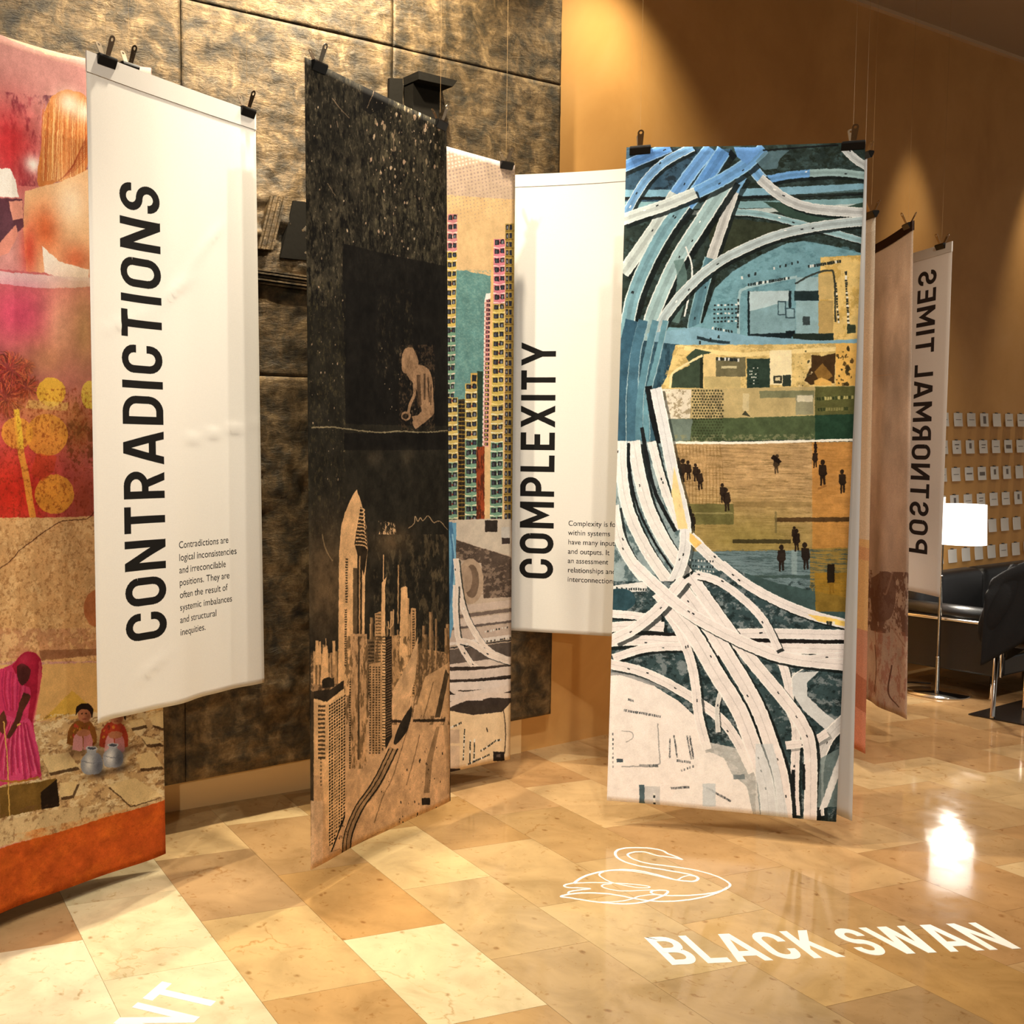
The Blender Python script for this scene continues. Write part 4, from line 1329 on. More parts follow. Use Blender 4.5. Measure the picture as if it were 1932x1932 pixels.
for y, h_, c in ((1130, 60, (206, 186, 172)), (1200, 30, (110, 94, 86)), (1240, 60, (214, 196, 184)), (1300, 20, (96, 84, 80)), (1330, 90, (200, 180, 166)), (1420, 24, (232, 222, 214)), (1460, 12, (60, 54, 52)), (1480, 120, (84, 74, 68)), (1600, 60, (216, 200, 188)), (1660, 36, (70, 60, 54)), (1700, 60, (206, 190, 178))):
    P.poly([(-900, y + 60), (1250, y + 40), (1780, y - 30), (1780, y - 30 + h_), (1250, y + 40 + h_), (-900, y + 60 + h_)], c, .9)
P.cars(1560, 1450, 1760, 1420, 14, 9)
P.cars(1300, 1500, 1540, 1440, 12, 8)
P.cars(1560, 1370, 1740, 1330, 9, 9)
P.poly([(1050, 460), (1322, 465), (1318, 800), (1300, 1300), (1270, 1430), (1050, 1440)], (104, 156, 186))
P.line([(1270, 460), (1300, 700), (1290, 900), (1250, 1200)], 30, (64, 104, 140), .8)
P.line([(1290, 560), (1310, 760), (1300, 1000)], 14, (150, 196, 216), .8)
rw = (236, 220, 206)
P.road([(1318, 760), (1345, 1000), (1390, 1200), (1480, 1380), (1600, 1530), (1770, 1610)], 44, rw, (245, 236, 226), .7, False)
P.road([(1318, 980), (1315, 1200), (1340, 1430), (1400, 1560), (1480, 1660), (1560, 1700)], 42, rw, (245, 236, 226), .7, False)
P.road([(1340, 1440), (1460, 1470), (1600, 1560), (1770, 1620)], 46, rw, (245, 236, 226), .7, False)
P.at(560, 1200, 4.2)
P.poly([(-900, 240), (1700, 240), (1700, 1120), (-900, 1120)], (60, 50, 44))
for y0_, y1_, w_, c in ((310, 270, 70, (220, 204, 192)), (370, 330, 18, (40, 34, 30)), (400, 370, 66, (228, 214, 204)), (455, 420, 26, (52, 44, 40)), (490, 400, 50, (224, 208, 196))):
    P.line([(-600, y0_ + 60), (1200, y0_), (1450, y0_ - 10), (1700, y1_)], w_, c)
P.line([(1200, 400), (1260, 445), (1380, 450), (1690, 400)], 30, (226, 210, 198))
P.line([(1200, 550), (1320, 500), (1450, 470), (1690, 470)], 40, (224, 206, 192))
P.poly([(-900, 620), (1210, 590), (1400, 625), (1620, 600), (1690, 520), (1690, 980), (1210, 1090), (-900, 1250)], (232, 204, 164))
P.poly([(1300, 555), (1610, 545), (1610, 590), (1400, 620), (1320, 600)], (62, 52, 44))
P.rect(1205, 740, 1290, 850, (206, 178, 150))
P.rect(1205, 870, 1290, 1050, (214, 186, 156))
P.cars(1330, 740, 1320, 980, 20, 9)
P.cars(1375, 830, 1370, 1000, 14, 9)
P.cars(1410, 820, 1405, 990, 14, 9)
P.cars(1210, 730, 1300, 690, 8, 10)
P.cars(1460, 910, 1560, 840, 10, 9)
P.cars(1350, 1020, 1520, 940, 16, 9)
P.cars(1570, 830, 1610, 820, 5, 9)
P.rect(1555, 915, 1640, 990, (40, 32, 28))
P.rect(1580, 935, 1610, 960, (90, 78, 70))
P.line([(1630, 560), (1650, 760), (1640, 930)], 8, (60, 46, 38), .8)
P.line([(1505, 725), (1512, 760)], 9, (70, 56, 46), 1, False)
P.rect(1205, 1050, 1296, 1085, (56, 46, 44))
D.build('photo_banner', cloth_mat('towers_print', P.done('towers_print', .04, photo=True)), 'printed banner with pink, yellow and green apartment towers behind the dark one')

# --- E: white banner COMPLEXITY, running back to the left behind the motorway banner
et = [atz(972, 330, 2.85), atz(1180, 313, 2.85)]
d = et[1] - et[0]
nE = np.array([d[1], -d[0], 0.0])
eb = [atplane(964, 1190, et[0], nE), atplane(1155, 1200, et[0], nE)]
k = .90 / np.linalg.norm(d)
E_ = Banner(et[0], extend(et[0], et[1], k), extend(eb[0], eb[1], k * 1.04), eb[0], amp=.006, waves=1.2, phase=3.4, sag=.012, creases=((.30, .32, .62, .305, .002, .006),))
P = Print(E_.c, 780, 1900, WHITE_T)
_, vs0 = uv_of(P, 1010, 1091)
_, vs1 = uv_of(P, 1012, 646)
ub, uc = uv_of(P, 1046, 900)[0], uv_of(P, 981.5, 900)[0]
P.heading('COMPLEXITY', ub, uc, vs0, vs1, INKC)
lines = ['Complexity is found', 'within systems', 'have many inputs', 'and outputs. It', 'an assessment', 'relationships and', 'interconnections']
p0_, p1_ = P.t((1072, 991)), P.t((1072, 1097))
w_ = P.t((1135, 991))[0] - p0_[0]
wid = max(p[0] for t_ in body_tris('Complexity') for p in t_)
P.body(lines, 1072, 991, (p1_[1] - p0_[1]) / 6, w_ / wid, (p1_[1] - p0_[1]) / 6 * .80, INKC)
E_.build('text_banner', cloth_mat('complexity_print', P.done('complexity_print', .012), trans=.12, gain=.76), 'white cloth banner reading COMPLEXITY beside the motorway print')
E_.hem(0.0, .026, HEM_CLOTH, .003)

# --- F: motorway interchange banner
tl, tr, br, bl = corners_from((1145, 1510), (1577, 1550), (1182, 278), (1633, 268), .10)
F_ = Banner(tl, tr, br, bl, amp=.005, waves=.9, phase=2.0, sag=.004)
P = Print(F_.c, 960, 2860, (44, 56, 52))
P.at(1140, 230, 3.715)
full = [(0, 0), (1900, 0), (1900, 1800), (0, 1800)]
P.mask_noise(full, (70, 92, 92), .04, 60, 71, .7, .6, .2)
P.mask_noise(full, (30, 36, 28), .05, 24, 72, .7, .8, .15)
P.poly([(140, 180), (900, 180), (560, 560), (140, 640)], (60, 92, 122), .7)
P.mask_noise([(140, 180), (900, 180), (560, 560), (140, 640)], (30, 40, 48), .02, 40, 73, .8, .6, .15)
tq, lb, lg, bl_ = (132, 172, 178), (126, 172, 206), (206, 214, 210), (96, 146, 204)
for y0_, y1_, h_, c in ((475, 450, 60, (132, 176, 196)), (525, 510, 22, (26, 30, 30)), (560, 555, 50, (136, 176, 182)), (620, 590, 30, (196, 206, 202))):
    P.poly([(130, y0_), (830, y0_ - 10), (1830, y1_ - 20), (1830, y1_ - 20 + h_), (830, y0_ - 10 + h_), (130, y0_ + h_)], c, .95)
P.poly([(1100, 520), (1830, 470), (1830, 500), (1330, 520)], (52, 66, 58), .6)
P.poly([(720, 660), (1000, 680), (1300, 720), (1500, 760), (1200, 800), (900, 930), (760, 1010)], (50, 56, 42))
P.poly([(1110, 550), (1330, 690), (1400, 740), (1830, 620), (1830, 560), (1500, 640), (1250, 560)], (56, 78, 68))
P.road([(100, 330), (300, 240), (460, 170)], 72, (92, 138, 196), (140, 176, 214), .7)
P.road([(140, 660), (240, 480), (330, 360), (450, 260), (620, 170)], 56, (120, 164, 206), (206, 220, 226), .8)
P.road([(1110, 640), (900, 622), (730, 632)], 40, (150, 186, 190), None, .6)
P.road([(900, 622), (1100, 640), (1300, 690), (1500, 745), (1830, 840)], 44, (150, 186, 192), (206, 216, 214), .7)
P.road([(1120, 400), (1300, 368), (1450, 355)], 58, (112, 164, 216), None, .8)
P.road([(1440, 356), (1640, 352), (1850, 380)], 58, (156, 184, 184), None, .8)
P.road([(990, 240), (1050, 330), (1110, 400)], 74, (120, 170, 216), (170, 200, 220), .8)
P.road([(1090, 390), (1250, 520), (1450, 600), (1840, 640)], 66, (206, 208, 206), (232, 232, 226), .85)
P.road([(975, 370), (900, 500)], 66, (126, 174, 212), None, .7)
P.road([(910, 480), (850, 650), (790, 830), (740, 970)], 66, (200, 200, 196), (226, 226, 220), .85)
P.road([(745, 950), (690, 1150), (640, 1350), (615, 1500)], 80, (92, 132, 146), (150, 184, 190), .6)
P.road([(745, 175), (600, 360), (480, 530)], 84, (108, 156, 210), (150, 190, 222), .6)
P.road([(500, 500), (340, 760), (130, 1060)], 84, (196, 206, 202), (226, 228, 222), .8)
P.road([(840, 190), (650, 480), (500, 660)], 96, (96, 146, 204), (140, 184, 220), .6)
P.road([(560, 560), (420, 760), (300, 980), (200, 1230), (150, 1500), (130, 1760)], 92, (124, 164, 176), (206, 218, 216), .9)
P.road([(880, 380), (700, 660), (500, 980), (350, 1320), (280, 1560), (240, 1760)], 96, (164, 192, 194), (220, 226, 222), .9)
P.road([(1120, 175), (980, 300), (800, 410), (620, 500)], 84, (112, 162, 212), (150, 194, 224), .8)
P.road([(640, 490), (400, 590), (250, 640), (120, 690)], 72, (206, 214, 210), (232, 234, 228), .85)
P.poly([(910, 170), (1120, 170), (1000, 290), (930, 240)], (104, 152, 208))
P.poly([(885, 180), (930, 235), (900, 268), (870, 220)], (24, 30, 34))
P.road([(1680, 180), (1760, 260), (1850, 320)], 54, (204, 208, 206), (230, 230, 226), .85)
P.line([(1110, 192), (1400, 172), (1640, 160)], 12, (20, 22, 22), .9)
P.poly([(1120, 200), (1300, 190), (1230, 250), (1210, 320), (1120, 330), (1060, 270)], (98, 128, 140), .7)
P.line([(570, 870), (612, 1000), (606, 1150), (560, 1360)], 12, (228, 230, 226))
P.line([(520, 960), (545, 1080), (530, 1240), (490, 1400)], 70, (96, 124, 120), .8)
P.poly([(690, 1400), (775, 1160), (900, 1040), (1100, 925), (1280, 845), (1400, 830), (1600, 868), (1850, 930), (1850, 1640), (300, 1640), (330, 1430), (600, 1440)], (118, 162, 174))
P.mask_noise([(690, 1400), (775, 1160), (1100, 925), (1400, 830), (1850, 900), (1850, 1560), (640, 1560)], (90, 132, 142), .03, 30, 74, .7, .6, .2)
P.road([(1850, 690), (1500, 728), (1200, 792), (900, 920), (700, 1050), (520, 1230), (400, 1400), (320, 1590)], 62, (186, 200, 202), (226, 230, 226), .85)
P.poly([(1515, 945), (1850, 930), (1850, 1640), (1480, 1640), (1500, 1300)], (226, 196, 124))
P.mask_noise([(1515, 945), (1850, 930), (1850, 1640), (1480, 1640)], (196, 160, 84), .05, 40, 75, .7)
P.line([(940, 1500), (945, 1220), (990, 1160), (1150, 1120), (1350, 1080)], 20, (176, 204, 208), .8)
P.rect(1005, 1180, 1310, 1520, (28, 40, 44))
P.poly([(1018, 1182), (1292, 1176), (1292, 1300), (1340, 1300), (1340, 1470), (1020, 1480)], (132, 166, 174))
P.poly([(1018, 1182), (1292, 1176), (1292, 1250), (1100, 1300), (1018, 1320)], (186, 206, 210))
P.rect(1270, 1460, 1335, 1500, (22, 32, 36))
for x0_, y0_, x1_, y1_ in ((1215, 1250, 1275, 1350), (1270, 1300, 1335, 1372)):
    P.rect(x0_, y0_, x1_, y1_, (60, 84, 92))
    P.rect(x0_ + 8, y0_ + 8, x1_ - 8, y1_ - 8, (140, 172, 180))
P.rect(1320, 1480, 1605, 1530, (36, 46, 40))
P.rect(1342, 1250, 1500, 1480, (150, 182, 188))
P.rect(1500, 1250, 1602, 1480, (186, 158, 100))
P.rect(1340, 1085, 1500, 1180, (160, 190, 196))
P.rect(1500, 1060, 1602, 1240, (206, 178, 116))
P.rect(1332, 1180, 1500, 1248, (36, 52, 54))
P.rect(1390, 1360, 1440, 1420, (60, 72, 74))
P.line([(1335, 1130), (1450, 1070), (1570, 1040), (1610, 1080), (1618, 1400)], 14, (48, 52, 46), .9)
P.cars(1010, 1135, 1290, 1090, 20, 12)
P.cars(1430, 1010, 1650, 975, 16, 13)
P.cars(1690, 1050, 1710, 1420, 26, 16, L=.8)
P.cars(1622, 1130, 1640, 1400, 16, 12, L=1.2)
P.cars(1190, 1020, 1350, 980, 5, 12)
P.cars(965, 1085, 1050, 1060, 3, 14)
for y in (1280, 1310, 1340, 1370, 1395):
    P.cars(770, y, 920, y - 6, 7, 15, L=.8)
P.cars(760, 1440, 890, 1465, 8, 12)
P.cars(940, 1240, 936, 1430, 10, 12)
P.rect(1700, 1420, 1760, 1480, (40, 54, 44), .9)
P.poly([(300, 1480), (650, 1430), (1000, 1490), (1500, 1530), (1850, 1520), (1850, 1580), (1000, 1580), (300, 1640)], (132, 172, 190))
P.line([(650, 1506), (760, 1530), (880, 1542)], 20, (44, 62, 70))
P.cars(660, 1545, 800, 1500, 3, 14)
# middle
P.at(1140, 620, 3.715)
P.poly([(60, 60), (560, 110), (500, 420), (400, 780), (60, 800)], (60, 92, 108))
P.mask_noise([(60, 60), (560, 110), (500, 420), (400, 780), (60, 800)], (36, 58, 70), .0, 30, 76, .8, 3, .2)
for x0_, x1_, c, w_ in ((135, 108, (54, 88, 108), 90), (215, 200, (70, 108, 128), 70), (300, 250, (92, 134, 150), 50), (370, 300, (104, 148, 162), 40)):
    P.line([(x0_ + 60, -60), (x0_, 200), (x1_, 500), (x1_ - 8, 800)], w_, c)
    P.line([(x0_ + 60 + w_ / 2, -60), (x0_ + w_ / 2, 200), (x1_ + w_ / 2, 500), (x1_ + w_ / 2, 800)], 6, (170, 196, 200), .8)
P.poly([(500, 110), (1830, 100), (1830, 420), (390, 420), (440, 330)], (224, 198, 132))
P.mask_noise([(500, 110), (1830, 100), (1830, 420), (390, 420)], (186, 158, 96), .05, 30, 77, .7, .7)
P.line([(560, 130), (700, 150), (950, 175), (1160, 165), (1830, 130)], 30, (240, 218, 156), .9)
P.poly([(575, 195), (640, 135), (750, 160), (690, 200), (680, 410), (470, 410), (480, 310), (600, 250)], (62, 76, 60))
P.line([(460, 410), (480, 310), (600, 230), (690, 180)], 16, (240, 220, 170))
P.rect(695, 172, 782, 410, (226, 200, 140))
P.rect(782, 195, 990, 330, (112, 106, 78))
P.rect(820, 256, 930, 274, (200, 190, 150))
P.cars(790, 205, 940, 215, 12, 14)
P.rect(700, 330, 955, 410, (196, 176, 122))
P.rect(670, 200, 692, 415, (40, 44, 34))
P.rect(1000, 205, 1160, 410, (46, 62, 52))
for y in range(270, 400, 22):
    P.cars(1020, y, 1075, y, 5, 10, ((220, 220, 210), (30, 40, 36)), .8)
P.rect(1160, 145, 1312, 390, (240, 226, 184))
P.rect(1185, 325, 1245, 378, (60, 60, 48))
P.rect(1250, 320, 1308, 400, (50, 58, 48))
P.rect(1200, 336, 1232, 360, (220, 206, 166))
P.poly([(1450, 180), (1520, 190), (1620, 170), (1610, 380), (1440, 390), (1400, 360), (1450, 260)], (70, 50, 28))
P.poly([(1470, 300), (1530, 240), (1600, 330), (1520, 390)], (140, 104, 50))
P.poly([(1470, 360), (1520, 340), (1590, 370), (1590, 396), (1470, 396)], (220, 176, 96))
P.rect(1620, 100, 1830, 410, (232, 182, 92), .8)
P.flecks(30, 1620, 130, 1740, 400, 14, [(56, 46, 26), (80, 60, 30)], .9, 1.4)
P.flecks(26, 1350, 150, 1460, 400, 10, [(70, 66, 44), (230, 210, 160)], .8, 1)
P.poly([(330, 418), (1830, 400), (1830, 620), (440, 630)], (190, 170, 120))
P.poly([(380, 420), (612, 420), (600, 625), (440, 630)], (226, 216, 196))
P.mask_noise([(380, 420), (840, 420), (840, 640), (440, 640)], (140, 124, 92), .12, 18, 78, .7)
P.rect(1090, 430, 1470, 480, (110, 116, 88), .8)
P.rect(1340, 460, 1465, 600, (140, 140, 116), .8)
P.rect(1350, 465, 1460, 510, (214, 206, 178))
P.rect(970, 450, 1015, 570, (206, 190, 146))
P.poly([(965, 600), (990, 570), (1025, 612)], (60, 60, 46))
P.rect(1475, 405, 1830, 605, (88, 90, 50), .95)
P.cars(1490, 490, 1735, 480, 14, 14, ((196, 184, 120), (50, 60, 36)))
P.cars(1500, 565, 1700, 560, 12, 14, ((140, 134, 84), (50, 60, 36)))
P.poly([(440, 630), (960, 620), (1475, 606), (1475, 770), (480, 790)], (78, 92, 62))
P.poly([(440, 630), (620, 628), (600, 780), (480, 790)], (120, 134, 128), .8)
P.poly([(1475, 604), (1830, 596), (1830, 770), (1475, 775)], (40, 68, 50))
P.mask_noise([(440, 740), (1475, 735), (1475, 775), (480, 790)], (140, 140, 104), .0, 14, 79, .7)
for r in range(18):
    for c in range(11):
        x, y = 620 + c * 20 + (r % 2) * 10, 430 + r * 20
        P.disc(x, y, 6.5, (44, 46, 30), .85 if r < 11 else .5)
# square with walkers
P.poly([(480, 805), (1830, 790), (1830, 1560), (560, 1560)], (186, 152, 106))
P.mask_noise([(480, 805), (1830, 790), (1830, 1560), (560, 1560)], (220, 186, 136), .04, 70, 80, .6, .1, .2)
P.mask_noise([(480, 805), (1830, 790), (1830, 1560), (560, 1560)], (120, 98, 58), .08, 60, 81, .6, .06, .2)
P.glow(1000, 1480, 620, (134, 122, 62), .75, 240)
P.rect(1455, 795, 1830, 1600, (196, 132, 58), .65)
P.line([(470, 796), (960, 796), (1830, 776)], 18, (244, 240, 226), 1, False)
for k in range(14):
    P.line([(500 + k * 24, 815), (560 + k * 24 - 40, 1020), (520 + k * 24, 1230)], 3, (120, 90, 44), .5)
    P.line([(500 + k * 24, 815), (440 + k * 24 + 60, 1020), (500 + k * 24, 1230)], 3, (120, 90, 44), .5)
P.rect(560, 1226, 908, 1370, (92, 92, 52), .8)
P.rect(560, 1284, 900, 1296, (150, 140, 92), .8)
P.rect(1195, 1320, 1830, 1352, (70, 50, 28), .9)
P.rect(1195, 1276, 1210, 1430, (110, 100, 64), .7)
P.rect(900, 1474, 1305, 1502, (56, 50, 30), .9)
P.rect(900, 1210, 1450, 1246, (140, 116, 72), .6)
P.poly([(600, 1560), (1440, 1550), (1440, 1940), (640, 1940)], (112, 134, 140))
P.poly([(1440, 1540), (1830, 1530), (1830, 1940), (1440, 1940)], (150, 124, 62))
P.mask_noise([(600, 1550), (1830, 1540), (1830, 1940), (640, 1940)], (64, 84, 86), .03, 60, 82, .8, .05, .12)
P.rect(1310, 1550, 1350, 1720, (150, 170, 172), .6)
P.rect(960, 1725, 1440, 1745, (56, 76, 72), .8)
P.cars(1225, 1830, 1470, 1825, 10, 22, ((70, 92, 94),), .8)
pc = (34, 24, 18)
for x, y, h_, l_ in ((545, 1080, 170, 10), (590, 1060, 140, -10), (640, 1070, 130, 0), (672, 1130, 150, -20), (520, 1010, 110, 0), (832, 1220, 140, -10), (860, 1280, 170, -14), (1205, 1015, 140, 10), (1475, 975, 130, 4), (1528, 1100, 185, 0), (1667, 1155, 170, -4), (1330, 1500, 120, 0), (1240, 1700, 190, 0), (1345, 1560, 160, 0), (1410, 1690, 195, -14), (1590, 1860, 180, 0), (620, 1420, 130, 0), (600, 1330, 90, 0), (1478, 870, 80, 0)):
    P.person(x, y, h_, pc if y > 1020 or x > 1400 else (60, 46, 32), .92, l_)
P.poly([(1165, 905), (1190, 880), (1245, 930), (1220, 945)], pc)
P.poly([(1490, 1120), (1540, 1090), (1560, 1100), (1500, 1130)], (110, 70, 34), .4)
# left flow of pale carriageways
wr, we = (232, 228, 224), (250, 248, 244)
P.poly([(60, 785), (470, 790), (560, 1200), (620, 1560), (560, 1940), (60, 1940)], (150, 168, 172))
P.mask_noise([(60, 785), (470, 790), (560, 1200), (620, 1560), (560, 1940), (60, 1940)], (70, 92, 96), .04, 34, 83, .8, 1.2, .15)
P.line([(310, 400), (340, 600), (390, 800)], 50, (24, 28, 30))
P.road([(330, 790), (385, 1000), (450, 1200), (540, 1400)], 56, wr, we, .85, False)
P.road([(205, 785), (240, 1000), (310, 1260), (430, 1500), (580, 1720)], 82, wr, we, .9, False)
P.road([(115, 785), (120, 1000), (165, 1260), (280, 1520), (440, 1760), (560, 1900)], 76, wr, we, .9, False)
P.line([(170, 800), (180, 1000), (235, 1250), (350, 1490), (500, 1720)], 16, (26, 30, 32))
P.line([(262, 690), (300, 900), (360, 1150), (500, 1420)], 26, (28, 32, 34))
P.road([(60, 1240), (110, 1480), (240, 1700), (420, 1860), (560, 1960)], 74, wr, we, .8, False)
P.road([(360, 415), (420, 700), (480, 1000), (555, 1300), (570, 1480), (540, 1640), (480, 1780), (380, 1940)], 76, (226, 226, 226), we, .5, False)
P.poly([(490, 960), (530, 1140), (585, 1400), (520, 1400), (470, 1150)], (240, 214, 150), .9)
P.road([(600, 1450), (760, 1610), (950, 1770), (1230, 1950)], 66, wr, we, .8, False)
P.poly([(600, 1425), (680, 1500), (640, 1540), (596, 1480)], (236, 190, 92), .8)
P.road([(620, 1730), (780, 1770), (960, 1880), (1060, 1960)], 50, wr, we, .8, False)
for y in (1620, 1660, 1690, 1720):
    P.cars(600, y, 760, y + 10, 9, 9, ((30, 40, 44), (230, 230, 226)), 1.6)
# lower interchange
P.at(1140, 1080, 3.715)
P.poly([(0, 60), (560, 60), (900, -40), (1240, 140), (1830, 330), (1830, 1780), (0, 1640)], (56, 76, 80))
P.mask_noise([(0, 60), (560, 60), (900, -40), (1240, 140), (1830, 330), (1830, 1780), (0, 1640)], (140, 150, 154), .08, 40, 84, .75, .8, .1)
P.mask_noise([(0, 60), (1830, 60), (1830, 1780), (0, 1640)], (28, 40, 42), .1, 26, 85, .7, .8, .1)
P.poly([(0, 100), (300, 60), (300, 130), (0, 150)], (226, 226, 224))
P.cars(70, 110, 290, 120, 14, 11)
P.disc(110, 190, 110, (46, 74, 84), 1, 80)
P.poly([(980, 0), (1240, 80), (1830, 200), (1830, 340), (1300, 270), (1100, 140)], (62, 84, 84))
P.poly([(1470, 0), (1830, 0), (1830, 280), (1480, 270)], (150, 112, 34), .8)
P.rect(1560, -60, 1612, 70, (34, 26, 16))
wr = (236, 230, 228)
for pts_, w_ in (([(0, 285), (200, 300), (400, 330)], 50), ([(0, 385), (260, 372), (420, 380)], 66), ([(0, 480), (250, 470), (640, 500), (900, 560)], 76), ([(880, 430), (1200, 425), (1830, 440)], 66), ([(940, 520), (1300, 525), (1830, 545)], 72), ([(60, 600), (300, 530), (600, 520), (800, 560)], 54)):
    P.road(pts_, w_, wr, we, .85, False)
P.line([(960, 470), (1300, 480), (1830, 484)], 26, (28, 26, 26))
P.line([(220, 425), (420, 432), (600, 440)], 22, (30, 30, 30))
P.poly([(40, 700), (200, 720), (340, 790), (520, 900), (640, 1010), (700, 1240), (840, 1300), (900, 1420), (1000, 1500), (1060, 1780), (0, 1640), (0, 700)], (240, 234, 230))
P.poly([(0, 640), (60, 650), (330, 720), (560, 860), (330, 790), (120, 720), (0, 720)], (150, 152, 154), .8)
P.road([(40, 640), (250, 690), (450, 780), (650, 900), (820, 1030), (930, 1180), (1040, 1400)], 62, wr, we, .7, False)
P.road([(1150, 500), (1240, 620), (1290, 800), (1300, 960), (1340, 1100), (1330, 1500), (1340, 1700)], 56, wr, we, .6, False)
P.poly([(1310, 700), (1500, 690), (1420, 770), (1420, 860), (1520, 960), (1650, 1060), (1560, 1110), (1390, 960), (1320, 850)], (214, 218, 220))
P.line([(1310, 800), (1320, 720), (1400, 670)], 7, we)
P.road([(1720, 1000), (1600, 1110), (1540, 1200), (1490, 1360), (1490, 1700)], 84, (214, 214, 214), we, .6, False)
P.road([(1270, 1210), (1450, 1180), (1560, 1120)], 54, wr, we, .3, False)
P.road([(430, 270), (520, 400), (600, 600), (640, 800), (660, 1000), (720, 1240)], 60, wr, we, .7, False)
P.road([(800, 1120), (790, 950), (830, 800), (870, 740)], 30, (216, 216, 214), we, .6, False)
P.road([(380, 130), (620, 430), (780, 700), (940, 960), (1050, 1240), (1130, 1480), (1160, 1760)], 104, wr, we, .95, False)
P.road([(500, 60), (700, 330), (900, 640), (1060, 920), (1160, 1180), (1240, 1450), (1270, 1780)], 96, wr, we, .95, False)
P.road([(600, 20), (820, 330), (1020, 600), (1220, 840), (1380, 1060), (1440, 1260), (1440, 1780)], 84, wr, we, .95, False)
P.road([(60, 470), (200, 400), (330, 300), (430, 200), (560, 40)], 70, wr, we, .7, False)
P.road([(200, -60), (360, 90), (560, 260), (800, 400), (1050, 520), (1300, 600), (1830, 660)], 78, wr, we, .9, False)
P.road([(640, 10), (800, 60), (980, 190), (1120, 340), (1220, 540)], 52, wr, we, .85, False)
P.road([(820, -60), (1000, 80), (1240, 210), (1500, 310), (1830, 390)], 62, wr, we, .9, False)
P.poly([(1420, 290), (1560, 310), (1700, 345), (1680, 375), (1500, 340)], (250, 214, 110), .9)
P.cars(1560, 352, 1600, 356, 3, 18)
P.road([(1450, 120 + 480), (1600, 580), (1830, 600)], 40, wr, we, 0, False)
P.poly([(1060, 1200), (1180, 1200), (1240, 1450), (1300, 1780), (1060, 1780)], (206, 216, 222), .6)
P.poly([(700, 1180), (1000, 1250), (1060, 1400), (1100, 1780), (400, 1700)], (240, 236, 232), .7)
P.rect(905, 1415, 985, 1450, (110, 124, 130), .8)
P.rect(1310, 1380, 1335, 1560, (30, 34, 36))
P.rect(1385, 1340, 1405, 1520, (30, 34, 36))
P.poly([(1510, 1300), (1700, 1200), (1700, 1640), (1490, 1640)], (120, 140, 142), .8)
P.poly([(1640, 1280), (1700, 1260), (1560, 1640), (1500, 1660)], (226, 228, 228))
P.line([(375, 1060), (390, 1340), (360, 1360), (120, 1360)], 8, (150, 150, 150), .8, False)
P.rect(85, 1305, 130, 1330, (70, 84, 92))
P.cars(250, 1356, 370, 1356, 10, 12, ((90, 96, 98), (150, 150, 150)))
for x0_, y0_, x1_, y1_, n_ in ((140, 965, 390, 1010, 20), (170, 890, 200, 900, 4), (490, 1150, 510, 1290, 12), (580, 1150, 610, 1300, 12), (600, 1150, 625, 1300, 12), (460, 1170, 460, 1290, 8), (470, 1515, 590, 1505, 12), (720, 1510, 880, 1600, 18), (510, 1320, 600, 1330, 8), (540, 1390, 620, 1360, 5), (60, 1130, 60, 1360, 8)):
    P.cars(x0_, y0_, x1_, y1_, n_, 10, ((110, 112, 114), (150, 150, 150), (70, 76, 80)))
P.rect(245, 1490, 282, 1640, (84, 104, 112))
P.rect(282, 1500, 390, 1640, (206, 206, 206))
P.rect(690, 1480, 780, 1640, (196, 206, 212), .8)
P.cars(350, 1560, 352, 1640, 6, 14)
P.line([(120, 1110), (190, 1120), (200, 1160), (150, 1190)], 6, (140, 140, 140), .7)
P.at(0, 0, 1)
F_.build('photo_banner', cloth_mat('motorway_print', P.done('motorway_print', .04, photo=True), gain=1.12), 'printed banner with aerial view of a looping motorway interchange', ny=120)

# --- G: white cloth hung edge-on behind the motorway print
g0, g1 = atz(1607, 1549, .09), np.array([2.44, 4.62, .10])
gt = np.array([g0[0], g0[1], 2.68])
G_ = Banner(np.array([g1[0], g1[1], 2.70]), gt + np.array([-.03, 0, 0]), g0, g1, amp=.006, waves=.8, phase=.5, sag=.002)
G_.build('plain_banner', cloth_mat('plain_white_cloth', None, (222, 220, 218), .3), 'white cloth banner seen edge-on behind the motorway print', nx=24, ny=60)

# --- H and I: banners showing their pale backs
h_r = atz(1635, 1422, .10)
h_d = np.array([.02, .85, 0])
ht_ = atz(1652, 398, 2.65)
H_ = Banner(ht_ + h_d, ht_, h_r, h_r + h_d, amp=.005, waves=1.0, phase=.9, sag=.004)
P = Print(H_.c, 420, 1300, (218, 192, 164))
P.img[:45] = np.array((232, 220, 204)) / 255
P.img[45:300] = np.linspace(np.array((222, 208, 190)), np.array((218, 192, 164)), 255)[:, None, :] / 255
P.img[780:1000] = np.array((220, 178, 124)) / 255
P.img[1000:] = np.linspace(np.array((206, 150, 122)), np.array((230, 158, 128)), 300)[:, None, :] / 255
P.fill_tex([(0, 780), (420, 800), (420, 830), (0, 820)], (206, 150, 110), .6)
P.fill_tex([(0, 1040), (420, 1120), (420, 1200), (0, 1150)], (170, 96, 66), .5)
H_.build('photo_banner', cloth_mat('peach_print', P.done('peach_print', .05), trans=.45), 'pale peach back of a banner fading to orange at its foot', nx=24, ny=60)

